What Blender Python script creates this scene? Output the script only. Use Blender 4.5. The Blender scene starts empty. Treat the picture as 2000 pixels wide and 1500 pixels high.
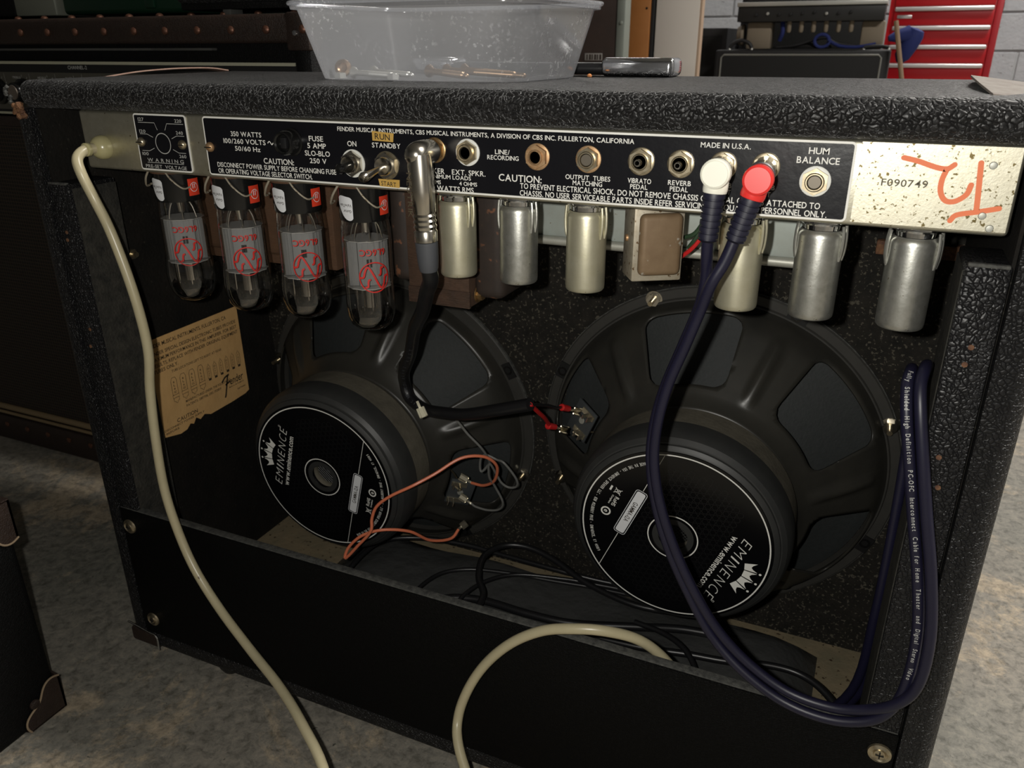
import bpy, bmesh, math, random
from mathutils import Vector, Matrix
random.seed(7)
SC = bpy.context.scene
COL = SC.collection
S = 0.001                       # everything below is measured in millimetres
PI = math.pi

# ------------------------------------------------------------------ camera
cam_d = bpy.data.cameras.new('camera'); cam = bpy.data.objects.new('camera', cam_d); COL.objects.link(cam)
CY, CP, CR = math.radians(-24.149), math.radians(22.941), math.radians(0.213)
CPOS = Vector((589.7, -416.37, 529.09))
fw = Vector((math.sin(CY)*math.cos(CP), math.cos(CY)*math.cos(CP), -math.sin(CP)))
rt = Vector((math.cos(CY), -math.sin(CY), 0)); dn = fw.cross(rt)
r2 = rt*math.cos(CR)+dn*math.sin(CR); d2 = -rt*math.sin(CR)+dn*math.cos(CR)
m = Matrix.Identity(4)
for i in range(3):
    m[i][0] = r2[i]; m[i][1] = -d2[i]; m[i][2] = -fw[i]; m[i][3] = CPOS[i]*S
cam.matrix_world = m
cam_d.sensor_width = 36; cam_d.lens = 1565.95/2000*36
cam_d.clip_start = 0.01; cam_d.clip_end = 50
cam_d.dof.use_dof = True; cam_d.dof.focus_distance = 0.50; cam_d.dof.aperture_fstop = 24
SC.camera = cam
# ------------------------------------------------------------------ light
w = bpy.data.worlds.new('world'); SC.world = w; w.use_nodes = True
w.node_tree.nodes['Background'].inputs[0].default_value = (0.5, 0.52, 0.55, 1)
w.node_tree.nodes['Background'].inputs[1].default_value = 0.006
def add_light(name, typ, loc, energy, color=(1, 1, 1), **kw):
    d = bpy.data.lights.new(name, typ); d.energy = energy; d.color = color
    for k, v in kw.items(): setattr(d, k, v)
    o = bpy.data.objects.new(name, d); COL.objects.link(o); o.location = [c*S for c in loc]
    return o
# the phone's own flash, beside its lens
fl = CPOS - r2*26 - d2*10
add_light('phone_flash', 'POINT', fl, 7.0, (1, 0.97, 0.90), shadow_soft_size=0.004)
# ceiling fluorescents of the workshop
for (x, y, e) in ((2350, 500, 100), (1500, 3700, 64), (-1100, 3900, 18)):
    o = add_light('fluorescent_light', 'AREA', (x, y, 2560), e, (1, 0.96, 0.90), shape='RECTANGLE', size=1.2, size_y=0.25)
SC.cycles.max_bounces = 6; SC.cycles.diffuse_bounces = 3; SC.cycles.glossy_bounces = 3; SC.cycles.transparent_max_bounces = 14
SC.cycles.caustics_reflective = False; SC.cycles.caustics_refractive = False
SC.view_settings.view_transform = 'Standard'; SC.view_settings.look = 'None'
SC.view_settings.exposure = 0.0; SC.view_settings.gamma = 1.0; SC.view_settings.use_curve_mapping = False

# ------------------------------------------------------------------ materials
MATS = {}
def mat(name, col, rough=0.5, metal=0.0, bump=None, mottle=None, spec=0.5, specks=None, coat=0.0, sheen=0):
    """bump=(kind, cell_mm, strength) ; mottle=(col2, size_mm, contrast) ; specks=(col, size_mm, threshold)"""
    M = bpy.data.materials.new(name); M.use_nodes = True; MATS[name] = M
    nt = M.node_tree; N = nt.nodes; L = nt.links
    P = N['Principled BSDF']
    P.inputs['Base Color'].default_value = (*col, 1); P.inputs['Roughness'].default_value = rough
    P.inputs['Metallic'].default_value = metal; P.inputs['Specular IOR Level'].default_value = spec
    P.inputs['Coat Weight'].default_value = coat
    if sheen: P.inputs['Sheen Weight'].default_value = sheen; P.inputs['Sheen Roughness'].default_value = .35
    tc = N.new('ShaderNodeTexCoord'); colsock = None
    if mottle:
        n = N.new('ShaderNodeTexNoise'); n.inputs['Scale'].default_value = 1000/mottle[1]; n.inputs['Detail'].default_value = 6
        n.inputs['Roughness'].default_value = 0.65
        L.new(tc.outputs['Object'], n.inputs['Vector'])
        r = N.new('ShaderNodeValToRGB'); c = mottle[2]
        r.color_ramp.elements[0].position = 0.5-0.5*(1-c)*0.6; r.color_ramp.elements[1].position = 0.5+0.5*(1-c)*0.6
        r.color_ramp.elements[0].color = (*col, 1); r.color_ramp.elements[1].color = (*mottle[0], 1)
        L.new(n.outputs['Fac'], r.inputs['Fac']); colsock = r.outputs['Color']
    if specks:
        n = N.new('ShaderNodeTexNoise'); n.inputs['Scale'].default_value = 1000/specks[1]; n.inputs['Detail'].default_value = 2
        L.new(tc.outputs['Object'], n.inputs['Vector'])
        r = N.new('ShaderNodeValToRGB'); r.color_ramp.elements[0].position = specks[2]; r.color_ramp.elements[1].position = specks[2]+0.05
        r.color_ramp.elements[0].color = (0, 0, 0, 1); r.color_ramp.elements[1].color = (1, 1, 1, 1)
        L.new(n.outputs['Fac'], r.inputs['Fac'])
        mx = N.new('ShaderNodeMix'); mx.data_type = 'RGBA'
        L.new(r.outputs['Color'], mx.inputs[0]); mx.inputs[6].default_value = (*col, 1); mx.inputs[7].default_value = (*specks[0], 1)
        if colsock: L.new(colsock, mx.inputs[6])
        colsock = mx.outputs[2]
    if colsock: L.new(colsock, P.inputs['Base Color'])
    if bump:
        kind, cell, st = bump
        if kind in ('leather', 'fine'):
            d = N.new('ShaderNodeTexNoise'); d.inputs['Scale'].default_value = 450/cell; d.inputs['Detail'].default_value = 2
            L.new(tc.outputs['Object'], d.inputs['Vector'])
            va = N.new('ShaderNodeVectorMath'); va.operation = 'MULTIPLY_ADD'
            L.new(d.outputs['Color'], va.inputs[0]); va.inputs[1].default_value = (cell*.0020,)*3; L.new(tc.outputs['Object'], va.inputs[2])
            v = N.new('ShaderNodeTexVoronoi'); v.feature = 'DISTANCE_TO_EDGE'; v.inputs['Scale'].default_value = 1000/cell
            L.new(va.outputs[0], v.inputs['Vector'])
            rr = N.new('ShaderNodeValToRGB'); rr.color_ramp.elements[0].position = 0.0; rr.color_ramp.elements[1].position = 0.50
            e_ = rr.color_ramp.elements.new(.13); e_.color = (.72, .72, .72, 1)
            L.new(v.outputs['Distance'], rr.inputs['Fac']); hs = rr.outputs['Color']
        elif kind == 'wood':
            mp = N.new('ShaderNodeMapping'); mp.inputs['Scale'].default_value = (1, 12, 12)
            L.new(tc.outputs['Object'], mp.inputs['Vector'])
            n = N.new('ShaderNodeTexNoise'); n.inputs['Scale'].default_value = 1000/cell; n.inputs['Detail'].default_value = 6
            L.new(mp.outputs[0], n.inputs['Vector']); hs = n.outputs['Fac']
        else:
            n = N.new('ShaderNodeTexNoise'); n.inputs['Scale'].default_value = 1000/cell; n.inputs['Detail'].default_value = 5
            L.new(tc.outputs['Object'], n.inputs['Vector']); hs = n.outputs['Fac']
        b = N.new('ShaderNodeBump'); b.inputs['Strength'].default_value = min(1, st); b.inputs['Distance'].default_value = cell*.0004*max(1, st)
        L.new(hs, b.inputs['Height']); L.new(b.outputs[0], P.inputs['Normal'])
    return M
def thin_glass(name, tint, refl=0.12, rough=0.02, haze=None):
    M = bpy.data.materials.new(name); M.use_nodes = True; MATS[name] = M
    nt = M.node_tree; N = nt.nodes; L = nt.links
    N.remove(N['Principled BSDF']); out = N['Material Output']
    t = N.new('ShaderNodeBsdfTransparent'); t.inputs[0].default_value = (*tint, 1)
    g = N.new('ShaderNodeBsdfGlossy'); g.inputs['Roughness'].default_value = rough
    lw = N.new('ShaderNodeLayerWeight'); lw.inputs['Blend'].default_value = 0.25
    mr = N.new('ShaderNodeMapRange'); mr.inputs['To Min'].default_value = refl*.4; mr.inputs['To Max'].default_value = min(1, refl*6)
    L.new(lw.outputs['Facing'], mr.inputs['Value'])
    a = t.outputs[0]
    if haze:
        d = N.new('ShaderNodeBsdfDiffuse'); d.inputs[0].default_value = (*haze[0], 1)
        tr = N.new('ShaderNodeBsdfTranslucent'); tr.inputs[0].default_value = (*haze[0], 1)
        m0 = N.new('ShaderNodeMixShader'); m0.inputs[0].default_value = 0.5
        L.new(d.outputs[0], m0.inputs[1]); L.new(tr.outputs[0], m0.inputs[2])
        m1 = N.new('ShaderNodeMixShader')
        tc = N.new('ShaderNodeTexCoord'); n1 = N.new('ShaderNodeTexNoise'); n1.inputs['Scale'].default_value = 330; n1.inputs['Detail'].default_value = 4; L.new(tc.outputs['Object'], n1.inputs['Vector'])
        n2 = N.new('ShaderNodeTexNoise'); n2.inputs['Scale'].default_value = 22; L.new(tc.outputs['Object'], n2.inputs['Vector'])
        k1 = N.new('ShaderNodeMapRange'); k1.inputs[1].default_value = .58; k1.inputs[2].default_value = .66; L.new(n1.outputs['Fac'], k1.inputs[0])
        k2 = N.new('ShaderNodeMapRange'); k2.inputs[1].default_value = .54; k2.inputs[2].default_value = .66; L.new(n2.outputs['Fac'], k2.inputs[0])
        k3 = N.new('ShaderNodeMath'); k3.operation = 'MULTIPLY'; L.new(k1.outputs[0], k3.inputs[0]); L.new(k2.outputs[0], k3.inputs[1])
        k4 = N.new('ShaderNodeMath'); k4.operation = 'MULTIPLY_ADD'; k4.inputs[1].default_value = .4; k4.inputs[2].default_value = haze[1]; L.new(k3.outputs[0], k4.inputs[0]); L.new(k4.outputs[0], m1.inputs[0])
        L.new(a, m1.inputs[1]); L.new(m0.outputs[0], m1.inputs[2]); a = m1.outputs[0]
    mx = N.new('ShaderNodeMixShader'); L.new(mr.outputs[0], mx.inputs[0]); L.new(a, mx.inputs[1]); L.new(g.outputs[0], mx.inputs[2])
    L.new(mx.outputs[0], out.inputs['Surface'])
    return M

mat('tolex', (0.008, 0.008, 0.0085), 0.42, bump=('leather', 2.8, .8), mottle=((0.010, 0.0095, 0.0095), 30, .2), spec=.36, sheen=.13)
mat('tolex_side', (0.009, 0.009, 0.010), 0.42, bump=('leather', 2.4, .8), spec=.4)
mat('tolex_flat', (0.0022, 0.0022, 0.0022), 0.6, bump=('fine', 1.6, .5), spec=.12)
mat('tolex_case', (0.003, 0.003, 0.003), 0.6, bump=('fine', 2, .5), spec=.15)
mat('fray', (0.10, 0.10, 0.09), 0.9, bump=('noise', 1, 1), mottle=((0.02, 0.02, 0.02), 4, .3))
mat('black_board', (0.011, 0.011, 0.010), 0.85, mottle=((0.026, 0.023, 0.019), 10, .2), specks=((0.085, 0.077, 0.06), 2.6, .60), bump=('noise', 2.5, .6), spec=.15)
mat('side_board', (0.007, 0.007, 0.0065), 0.85, mottle=((0.014, 0.012, 0.010), 25, .3), specks=((0.03, 0.028, 0.022), 2.5, .68), bump=('noise', 3, .6), spec=.15)
mat('cleat_paint', (0.022, 0.022, 0.020), 0.9, mottle=((0.05, 0.047, 0.04), 9, .4), bump=('noise', 2.5, 1), spec=.15)
mat('raw_wood', (0.28, 0.215, 0.13), 0.8, mottle=((0.17, 0.15, 0.095), 40, .3), bump=('noise', 6, .3), specks=((0.05, 0.03, 0.015), 5, .66))
mat('dark_wood', (0.035, 0.020, 0.012), 0.7, mottle=((0.065, 0.032, 0.018), 8, .3), bump=('wood', 8, .6))
mat('torn_wood', (0.20, 0.095, 0.04), 0.8, bump=('noise', 2, 1), mottle=((0.07, 0.03, 0.02), 5, .5))
mat('zinc', (0.60, 0.57, 0.44), 0.42, .92, mottle=((0.72, 0.69, 0.57), 5, .2), specks=((0.20, 0.16, 0.08), 3.2, .70), bump=('noise', 1.2, .12))
mat('zinc_spotted', (0.52, 0.49, 0.38), 0.46, .85, mottle=((0.60, 0.575, 0.47), 4, .2), specks=((0.13, 0.10, 0.04), 1.9, .625), bump=('noise', 1.2, .12))
mat('zinc_plain', (0.42, 0.42, 0.36), 0.5, .5, mottle=((0.50, 0.50, 0.45), 6, .2))
mat('pan_metal', (0.42, 0.47, 0.44), 0.6, .3, mottle=((0.36, 0.38, 0.34), 15, .2), specks=((0.2, 0.16, 0.1), 2.5, .70))
mat('face_black', (0.006, 0.006, 0.008), 0.28, spec=.35, bump=('noise', 8, .05))
mat('print_white', (0.78, 0.77, 0.72), 0.6)
mat('print_grey', (0.45, 0.45, 0.43), 0.6)
mat('nickel', (0.66, 0.62, 0.54), 0.22, 1.0)
mat('nickel_worn', (0.62, 0.56, 0.42), 0.32, .95, mottle=((0.42, 0.33, 0.2), 3, .2))
mat('brass_worn', (0.55, 0.38, 0.18), 0.36, .9, mottle=((0.33, 0.20, 0.09), 3, .3))
mat('rust_nut', (0.40, 0.22, 0.10), 0.5, .7, mottle=((0.55, 0.38, 0.22), 2.5, .3))
mat('chrome', (0.80, 0.81, 0.83), 0.10, 1.0, bump=('noise', 1.5, .06))
mat('pot_metal', (0.16, 0.14, 0.11), .45, .6)
mat('hole', (0.004, 0.004, 0.004), 0.6)
mat('washer_white', (0.75, 0.75, 0.70), 0.45)
mat('bakelite', (0.008, 0.008, 0.008), 0.18, spec=.5)
mat('black_plastic', (0.012, 0.012, 0.013), 0.35)
mat('rubber', (0.010, 0.010, 0.011), 0.36)
mat('rubber_grey', (0.055, 0.058, 0.065), 0.55)
mat('tape', (0.50, 0.30, 0.06), 0.7, mottle=((0.58, 0.36, 0.09), 6, .1), bump=('noise', 2, .2))
mat('ink', (0.03, 0.02, 0.01), 0.8)
mat('marker_orange', (0.80, 0.20, 0.08), 0.6)
mat('serial_ink', (0.10, 0.09, 0.06), 0.7)
mat('red_print', (0.55, 0.02, 0.015), 0.5)
mat('red_label', (0.70, 0.05, 0.02), 0.5)
mat('label_white', (0.72, 0.73, 0.75), 0.5)
mat('anode', (0.20, 0.205, 0.21), 0.5, .2, mottle=((0.25, 0.255, 0.26), 20, .2))
mat('getter_dark', (0.10, 0.095, 0.09), 0.10, 1.0)
mat('mica', (0.45, 0.45, 0.44), 0.35)
mat('getter', (0.50, 0.48, 0.46), 0.12, 1.0)
mat('filament', (0.75, 0.70, 0.62), 0.3, 1.0)
thin_glass('tube_glass', (0.93, 0.92, 0.90), .16)
thin_glass('tub_plastic', (0.90, 0.91, 0.93), .07, .12, haze=((0.86, 0.87, 0.90), .30))
thin_glass('fuse_amber', (0.35, 0.34, 0.30), .2)
mat('shield_cream', (0.55, 0.52, 0.37), 0.40, .75, mottle=((0.64, 0.61, 0.47), 9, .1), specks=((0.18, 0.14, 0.07), 2.0, .73), bump=('noise', 1.5, .06))
mat('shield_silver', (0.36, 0.36, 0.32), 0.36, .88, mottle=((0.60, 0.60, 0.56), 5, .0), specks=((0.18, 0.15, 0.10), 2.0, .71), bump=('noise', 1.5, .08))
mat('bell_brown', (0.17, 0.11, 0.06), 0.6, .2, mottle=((0.22, 0.15, 0.085), 10, .3), specks=((0.42, 0.40, 0.34), 7, .66))
mat('bell_silver', (0.34, 0.29, 0.21), 0.5, .4, mottle=((0.44, 0.40, 0.32), 4, .3), specks=((0.12, 0.07, 0.03), 2.5, .64))
mat('rust_black', (0.020, 0.014, 0.011), 0.7, mottle=((0.035, 0.022, 0.016), 8, .3), specks=((0.16, 0.065, 0.03), 8, .62))
mat('lamination', (0.055, 0.030, 0.018), 0.7, .1, mottle=((0.085, 0.045, 0.026), 6, .3), bump=('wood', 6, .5))
mat('lamination_red', (0.12, 0.058, 0.028), 0.75, mottle=((0.085, 0.045, 0.024), 10, .3), bump=('wood', 6, .5))
mat('basket', (0.017, 0.017, 0.016), 0.36, mottle=((0.045, 0.042, 0.034), 45, -.3), spec=.4)
mat('flange', (0.032, 0.031, 0.028), 0.55, mottle=((0.042, 0.040, 0.035), 12, .2))
mat('cone_paper', (0.020, 0.023, 0.023), 0.7, mottle=((0.028, 0.031, 0.031), 4, .2), bump=('noise', 2, .3))
mat('magnet_dusty', (0.15, 0.136, 0.105), 0.9, mottle=((0.07, 0.063, 0.05), 26, .1), bump=('noise', 3, .3), spec=.1)
mat('boot', (0.024, 0.025, 0.025), 0.5, mottle=((0.034, 0.034, 0.032), 14, .2))
mat('board_grey', (0.045, 0.05, 0.053), .55)
mat('plate_black', (0.0035, 0.0035, 0.004), 0.22, spec=.4)
mat('honeycomb', (0.011, 0.011, 0.0115), 0.35)
mat('cord_beige', (0.48, 0.425, 0.275), 0.32, mottle=((0.43, 0.38, 0.24), 12, .2), specks=((0.14, 0.10, 0.05), 7, .76))
mat('relief_cream', (0.42, 0.38, 0.20), 0.25, spec=.6)
mat('cable_navy', (0.0075, 0.007, 0.021), 0.42, mottle=((0.009, 0.0085, 0.025), 10, .2))
mat('boot_navy', (0.009, 0.009, 0.022), 0.5)
mat('plug_white', (0.80, 0.79, 0.68), 0.35)
mat('plug_red', (0.72, 0.035, 0.03), 0.35)
mat('wire_orange', (0.72, 0.20, 0.10), 0.4)
mat('wire_grey', (0.16, 0.16, 0.15), 0.45)
mat('wire_red', (0.55, 0.02, 0.02), 0.35)
mat('wire_green', (0.03, 0.06, 0.03), 0.4)
mat('spade', (0.62, 0.57, 0.44), 0.3, .9)
mat('spade_beige', (0.72, 0.68, 0.52), 0.45, .2)
mat('vinyl', (0.055, 0.056, 0.055), 0.40, bump=('noise', 25, .4), specks=((0.05, 0.05, 0.045), 2, .76))
mat('paper', (0.66, 0.41, 0.17), 0.85, mottle=((0.58, 0.34, 0.13), 40, .2), bump=('noise', 20, .2))
mat('leather_brown', (0.018, 0.010, 0.007), 0.55, bump=('fine', 2, .4), mottle=((0.028, 0.016, 0.011), 14, .3))
mat('leather_edge', (0.26, 0.19, 0.12), 0.8)
mat('peel', (0.20, 0.16, 0.13), 0.6, mottle=((0.32, 0.28, 0.24), 10, .3), bump=('noise', 4, .5))
mat('peel_pink', (0.30, 0.17, 0.13), 0.45, mottle=((0.40, 0.28, 0.22), 8, .3))
mat('rivet', (0.15, 0.07, 0.045), 0.4, .6)
mat('cream_line', (0.45, 0.44, 0.33), 0.6)
mat('panel_olive', (0.075, 0.07, 0.055), 0.55)
mat('knob_silver', (0.30, 0.25, 0.21), 0.35, .7)
mat('combo_black', (0.0045, 0.0045, 0.0045), 0.6, bump=('fine', 2.4, .4), spec=.2)
mat('grey_strip', (0.07, 0.07, 0.065), 0.6)
mat('gold_piping', (0.22, 0.16, 0.085), 0.5)
mat('olive_box', (0.15, 0.16, 0.13), 0.7)
mat('green_plastic', (0.004, 0.025, 0.012), 0.3)
mat('foam_black', (0.012, 0.012, 0.012), 0.7, bump=('leather', 5, 1))
mat('screw_zinc', (0.85, 0.85, 0.80), 0.32, .8)
mat('screw_brown', (0.36, 0.24, 0.15), 0.35, .8)
mat('crumb', (0.65, 0.25, 0.08), .7)
mat('white_board', (0.76, 0.70, 0.64), 0.6)
mat('white_edge', (0.50, 0.36, 0.26), 0.6)
mat('orange_wood', (0.46, 0.19, 0.055), 0.5, mottle=((0.40, 0.15, 0.04), 60, .2))
mat('brown_case', (0.045, 0.026, 0.02), 0.5, mottle=((0.03, 0.02, 0.016), 60, .3), specks=((0.14, 0.11, 0.1), 9, .72))
mat('alu', (0.35, 0.38, 0.34), 0.5, .6)
mat('bg_black', (0.010, 0.010, 0.011), 0.6)
mat('bg_panel', (0.008, 0.008, 0.008), 0.8)
mat('piping', (0.22, 0.22, 0.20), 0.6)
mat('bg_beige', (0.22, 0.18, 0.13), 0.7)
mat('bg_chassis', (0.014, 0.014, 0.014), 0.5)
mat('bg_bare', (0.55, 0.55, 0.52), 0.4, .6)
mat('blue_cloth', (0.012, 0.022, 0.13), 0.8)
mat('red_paint', (0.46, 0.008, 0.014), 0.35)
mat('red_dark', (0.32, 0.008, 0.014), 0.4)
mat('alu_bright', (0.72, 0.68, 0.68), 0.3, .7)
mat('block_paint', (0.36, 0.37, 0.39), 0.8, mottle=((0.42, 0.43, 0.45), 60, .2), bump=('noise', 14, .6), specks=((0.22, 0.22, 0.23), 22, .70))
mat('mortar', (0.44, 0.45, 0.46), 0.9)
mat('wall_paint', (0.20, 0.20, 0.20), 0.8)
mat('ceil_paint', (0.35, 0.35, 0.34), 0.8)
mat('stick_wood', (0.26, 0.17, 0.10), 0.6)
mat('tag_grey', (0.35, 0.33, 0.31), 0.6)
# grille cloth: fine woven threads
def grille():
    M = mat('grille_cloth', (0.006, 0.005, 0.004), 0.8); nt = M.node_tree; N = nt.nodes; L = nt.links
    tc = N.new('ShaderNodeTexCoord'); sx = N.new('ShaderNodeSeparateXYZ'); L.new(tc.outputs['Object'], sx.inputs[0])
    outs = []
    for ax, per in (('X', 4.6), ('Z', 4.6)):
        mu = N.new('ShaderNodeMath'); mu.operation = 'MULTIPLY'; mu.inputs[1].default_value = 1000/per; L.new(sx.outputs[ax], mu.inputs[0])
        fr = N.new('ShaderNodeMath'); fr.operation = 'FRACT'; L.new(mu.outputs[0], fr.inputs[0])
        lt = N.new('ShaderNodeMath'); lt.operation = 'LESS_THAN'; lt.inputs[1].default_value = .22; L.new(fr.outputs[0], lt.inputs[0]); outs.append(lt)
    ad = N.new('ShaderNodeMath'); ad.operation = 'MAXIMUM'; L.new(outs[0].outputs[0], ad.inputs[0]); L.new(outs[1].outputs[0], ad.inputs[1])
    mx = N.new('ShaderNodeMix'); mx.data_type = 'RGBA'; L.new(ad.outputs[0], mx.inputs[0])
    mx.inputs[6].default_value = (0.006, 0.005, 0.004, 1); mx.inputs[7].default_value = (0.045, 0.030, 0.018, 1)
    L.new(mx.outputs[2], N['Principled BSDF'].inputs['Base Color'])
grille()
def concrete():
    M = mat('concrete', (0.2, 0.2, 0.2), 0.62, bump=('noise', 9, .35), spec=.35); nt = M.node_tree; N = nt.nodes; L = nt.links
    tc = N.new('ShaderNodeTexCoord')
    def noise(sz, det, rgh=.6):
        n = N.new('ShaderNodeTexNoise'); n.inputs['Scale'].default_value = 1000/sz; n.inputs['Detail'].default_value = det
        n.inputs['Roughness'].default_value = rgh; n.inputs['Distortion'].default_value = .4; L.new(tc.outputs['Object'], n.inputs['Vector']); return n.outputs['Fac']
    def ramp(s, stops):
        r = N.new('ShaderNodeValToRGB'); L.new(s, r.inputs['Fac'])
        while len(r.color_ramp.elements) < len(stops): r.color_ramp.elements.new(.5)
        for e, (p, c) in zip(r.color_ramp.elements, stops): e.position = p; e.color = (*c, 1)
        return r.outputs['Color']
    base = ramp(noise(420, 5, .55), [(.35, (0.165, 0.165, 0.145)), (.5, (0.215, 0.205, 0.18)), (.65, (0.245, 0.225, 0.195))])
    scuff = ramp(noise(150, 12, .78), [(.515, (0, 0, 0)), (.575, (1, 1, 1))])
    m0 = N.new('ShaderNodeMix'); m0.data_type = 'RGBA'; L.new(scuff, m0.inputs[0]); L.new(base, m0.inputs[6]); m0.inputs[7].default_value = (0.37, 0.31, 0.235, 1)
    b = ramp(noise(9, 8, .75), [(.34, (0.50, 0.50, 0.47)), (.5, (1, 1, .98)), (.66, (1.40, 1.36, 1.28))])
    mx = N.new('ShaderNodeMix'); mx.data_type = 'RGBA'; mx.blend_type = 'MULTIPLY'; mx.inputs[0].default_value = 1
    L.new(m0.outputs[2], mx.inputs[6]); L.new(b, mx.inputs[7])
    c = ramp(noise(4.5, 3), [(.68, (0, 0, 0)), (.74, (1, 1, 1))])
    m2 = N.new('ShaderNodeMix'); m2.data_type = 'RGBA'; L.new(c, m2.inputs[0]); L.new(mx.outputs[2], m2.inputs[6]); m2.inputs[7].default_value = (0.08, 0.08, 0.065, 1)
    L.new(m2.outputs[2], N['Principled BSDF'].inputs['Base Color'])
concrete()

# ------------------------------------------------------------------ mesh helpers (millimetres, amplifier frame)
def cat(pts, k=6):
    """Catmull-Rom through points"""
    P = [Vector(p) for p in pts]
    if len(P) < 3: return P
    P = [P[0]*2-P[1]]+P+[P[-1]*2-P[-2]]; out = []
    for i in range(1, len(P)-2):
        a, b, c, d = P[i-1:i+3]
        for j in range(k):
            t = j/k
            out.append(0.5*((2*b)+(c-a)*t+(2*a-5*b+4*c-d)*t*t+(3*b-a-3*c+d)*t**3))
    out.append(P[-2]); return out
class B:
    def __init__(s): s.bm = bmesh.new()
    def face(s, pts):
        try: return s.bm.faces.new([s.bm.verts.new(p) for p in pts])
        except ValueError: return None
    def add(s, verts, faces):
        vs = [s.bm.verts.new(v) for v in verts]
        for f in faces:
            try: s.bm.faces.new([vs[i] for i in f])
            except ValueError: pass
        return s
    def box(s, x0, x1, y0, y1, z0, z1, bev=0, seg=2, rz=0, about=None, mtx=None):
        t = bmesh.new(); bmesh.ops.create_cube(t, size=1)
        for v in t.verts: v.co = Vector(((x0+x1)/2+v.co.x*(x1-x0), (y0+y1)/2+v.co.y*(y1-y0), (z0+z1)/2+v.co.z*(z1-z0)))
        if bev: bmesh.ops.bevel(t, geom=list(t.edges), offset=bev, segments=seg, profile=.5, affect='EDGES', clamp_overlap=True)
        if rz:
            c = Vector(about) if about else Vector(((x0+x1)/2, (y0+y1)/2, 0))
            bmesh.ops.rotate(t, verts=t.verts, cent=c, matrix=Matrix.Rotation(rz, 3, 'Z'))
        if mtx: bmesh.ops.transform(t, matrix=mtx, verts=t.verts)
        s.join(t); return s
    def join(s, t):
        ix = {v: s.bm.verts.new(v.co) for v in t.verts}
        for f in t.faces:
            try: s.bm.faces.new([ix[v] for v in f.verts])
            except ValueError: pass
        t.free()
    def frame(s, a):
        a = Vector(a).normalized(); e = Vector((1, 0, 0)) if abs(a.x) < .8 else Vector((0, 1, 0))
        e1 = (e-a*e.dot(a)).normalized(); return e1, a.cross(e1)
    def lathe(s, prof, O, a, n=32, e1=None, cap=True, ang=(0, 2*PI)):
        O = Vector(O); a = Vector(a).normalized()
        if e1 is None: e1, e2 = s.frame(a)
        else: e1 = Vector(e1); e2 = a.cross(e1)
        full = abs(ang[1]-ang[0]-2*PI) < 1e-6; k = n if full else n+1
        rows = []
        for r, h in prof:
            if r < 1e-6: rows.append([s.bm.verts.new(O+a*h)]*k); continue
            rows.append([s.bm.verts.new(O+a*h+(e1*math.cos(t)+e2*math.sin(t))*r) for t in [ang[0]+(ang[1]-ang[0])*i/n for i in range(k)]])
        for i in range(len(rows)-1):
            for j in range(n):
                q = [rows[i][j], rows[i][(j+1) % k], rows[i+1][(j+1) % k], rows[i+1][j]]
                u = []
                for v in q:
                    if v not in u: u.append(v)
                if len(u) > 2:
                    try: s.bm.faces.new(u)
                    except ValueError: pass
        if cap and full:
            for row in (rows[0], rows[-1]):
                if row[0] is not row[1]:
                    try: s.bm.faces.new(row)
                    except ValueError: pass
        return s
    def cyl(s, p0, p1, r0, r1=None, n=20, cap=True):
        p0 = Vector(p0); p1 = Vector(p1); d = p1-p0
        return s.lathe([(r0, 0), (r0 if r1 is None else r1, d.length)], p0, d, n, cap=cap)
    def tube(s, pts, r, n=10, k=6, flat=None):
        C = cat(pts, k) if k else [Vector(p) for p in pts]
        rr = r if callable(r) else (lambda t: r)
        T = [(C[min(i+1, len(C)-1)]-C[max(i-1, 0)]).normalized() for i in range(len(C))]
        e1, e2 = s.frame(T[0]); rows = []
        for i, c in enumerate(C):
            e1 = (e1-T[i]*e1.dot(T[i])).normalized(); e2 = T[i].cross(e1); q = rr(i/(len(C)-1))
            rows.append([s.bm.verts.new(c+(e1*math.cos(2*PI*j/n)+e2*math.sin(2*PI*j/n))*q) for j in range(n)])
        for i in range(len(rows)-1):
            for j in range(n): s.bm.faces.new((rows[i][j], rows[i][(j+1) % n], rows[i+1][(j+1) % n], rows[i+1][j]))
        s.bm.faces.new(rows[0]); s.bm.faces.new(rows[-1]); return s
    def ngon(s, n, O, a, r, h, e1=None, ph=0):      # prism (hex nut)
        O = Vector(O); a = Vector(a).normalized(); f1, f2 = s.frame(a)
        lo = [s.bm.verts.new(O+(f1*math.cos(ph+2*PI*i/n)+f2*math.sin(ph+2*PI*i/n))*r) for i in range(n)]
        hi = [s.bm.verts.new(v.co+a*h) for v in lo]
        s.bm.faces.new(lo); s.bm.faces.new(hi)
        for i in range(n): s.bm.faces.new((lo[i], lo[(i+1) % n], hi[(i+1) % n], hi[i]))
        return s
    def prism(s, pts, f, t0, t1):                    # polygon in (u,v) extruded in t, f(u,v,t)->Vector
        lo = [s.bm.verts.new(f(u, v, t0)) for u, v in pts]; hi = [s.bm.verts.new(f(u, v, t1)) for u, v in pts]; n = len(pts)
        s.bm.faces.new(lo); s.bm.faces.new(hi)
        for i in range(n): s.bm.faces.new((lo[i], lo[(i+1) % n], hi[(i+1) % n], hi[i]))
        return s
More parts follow.
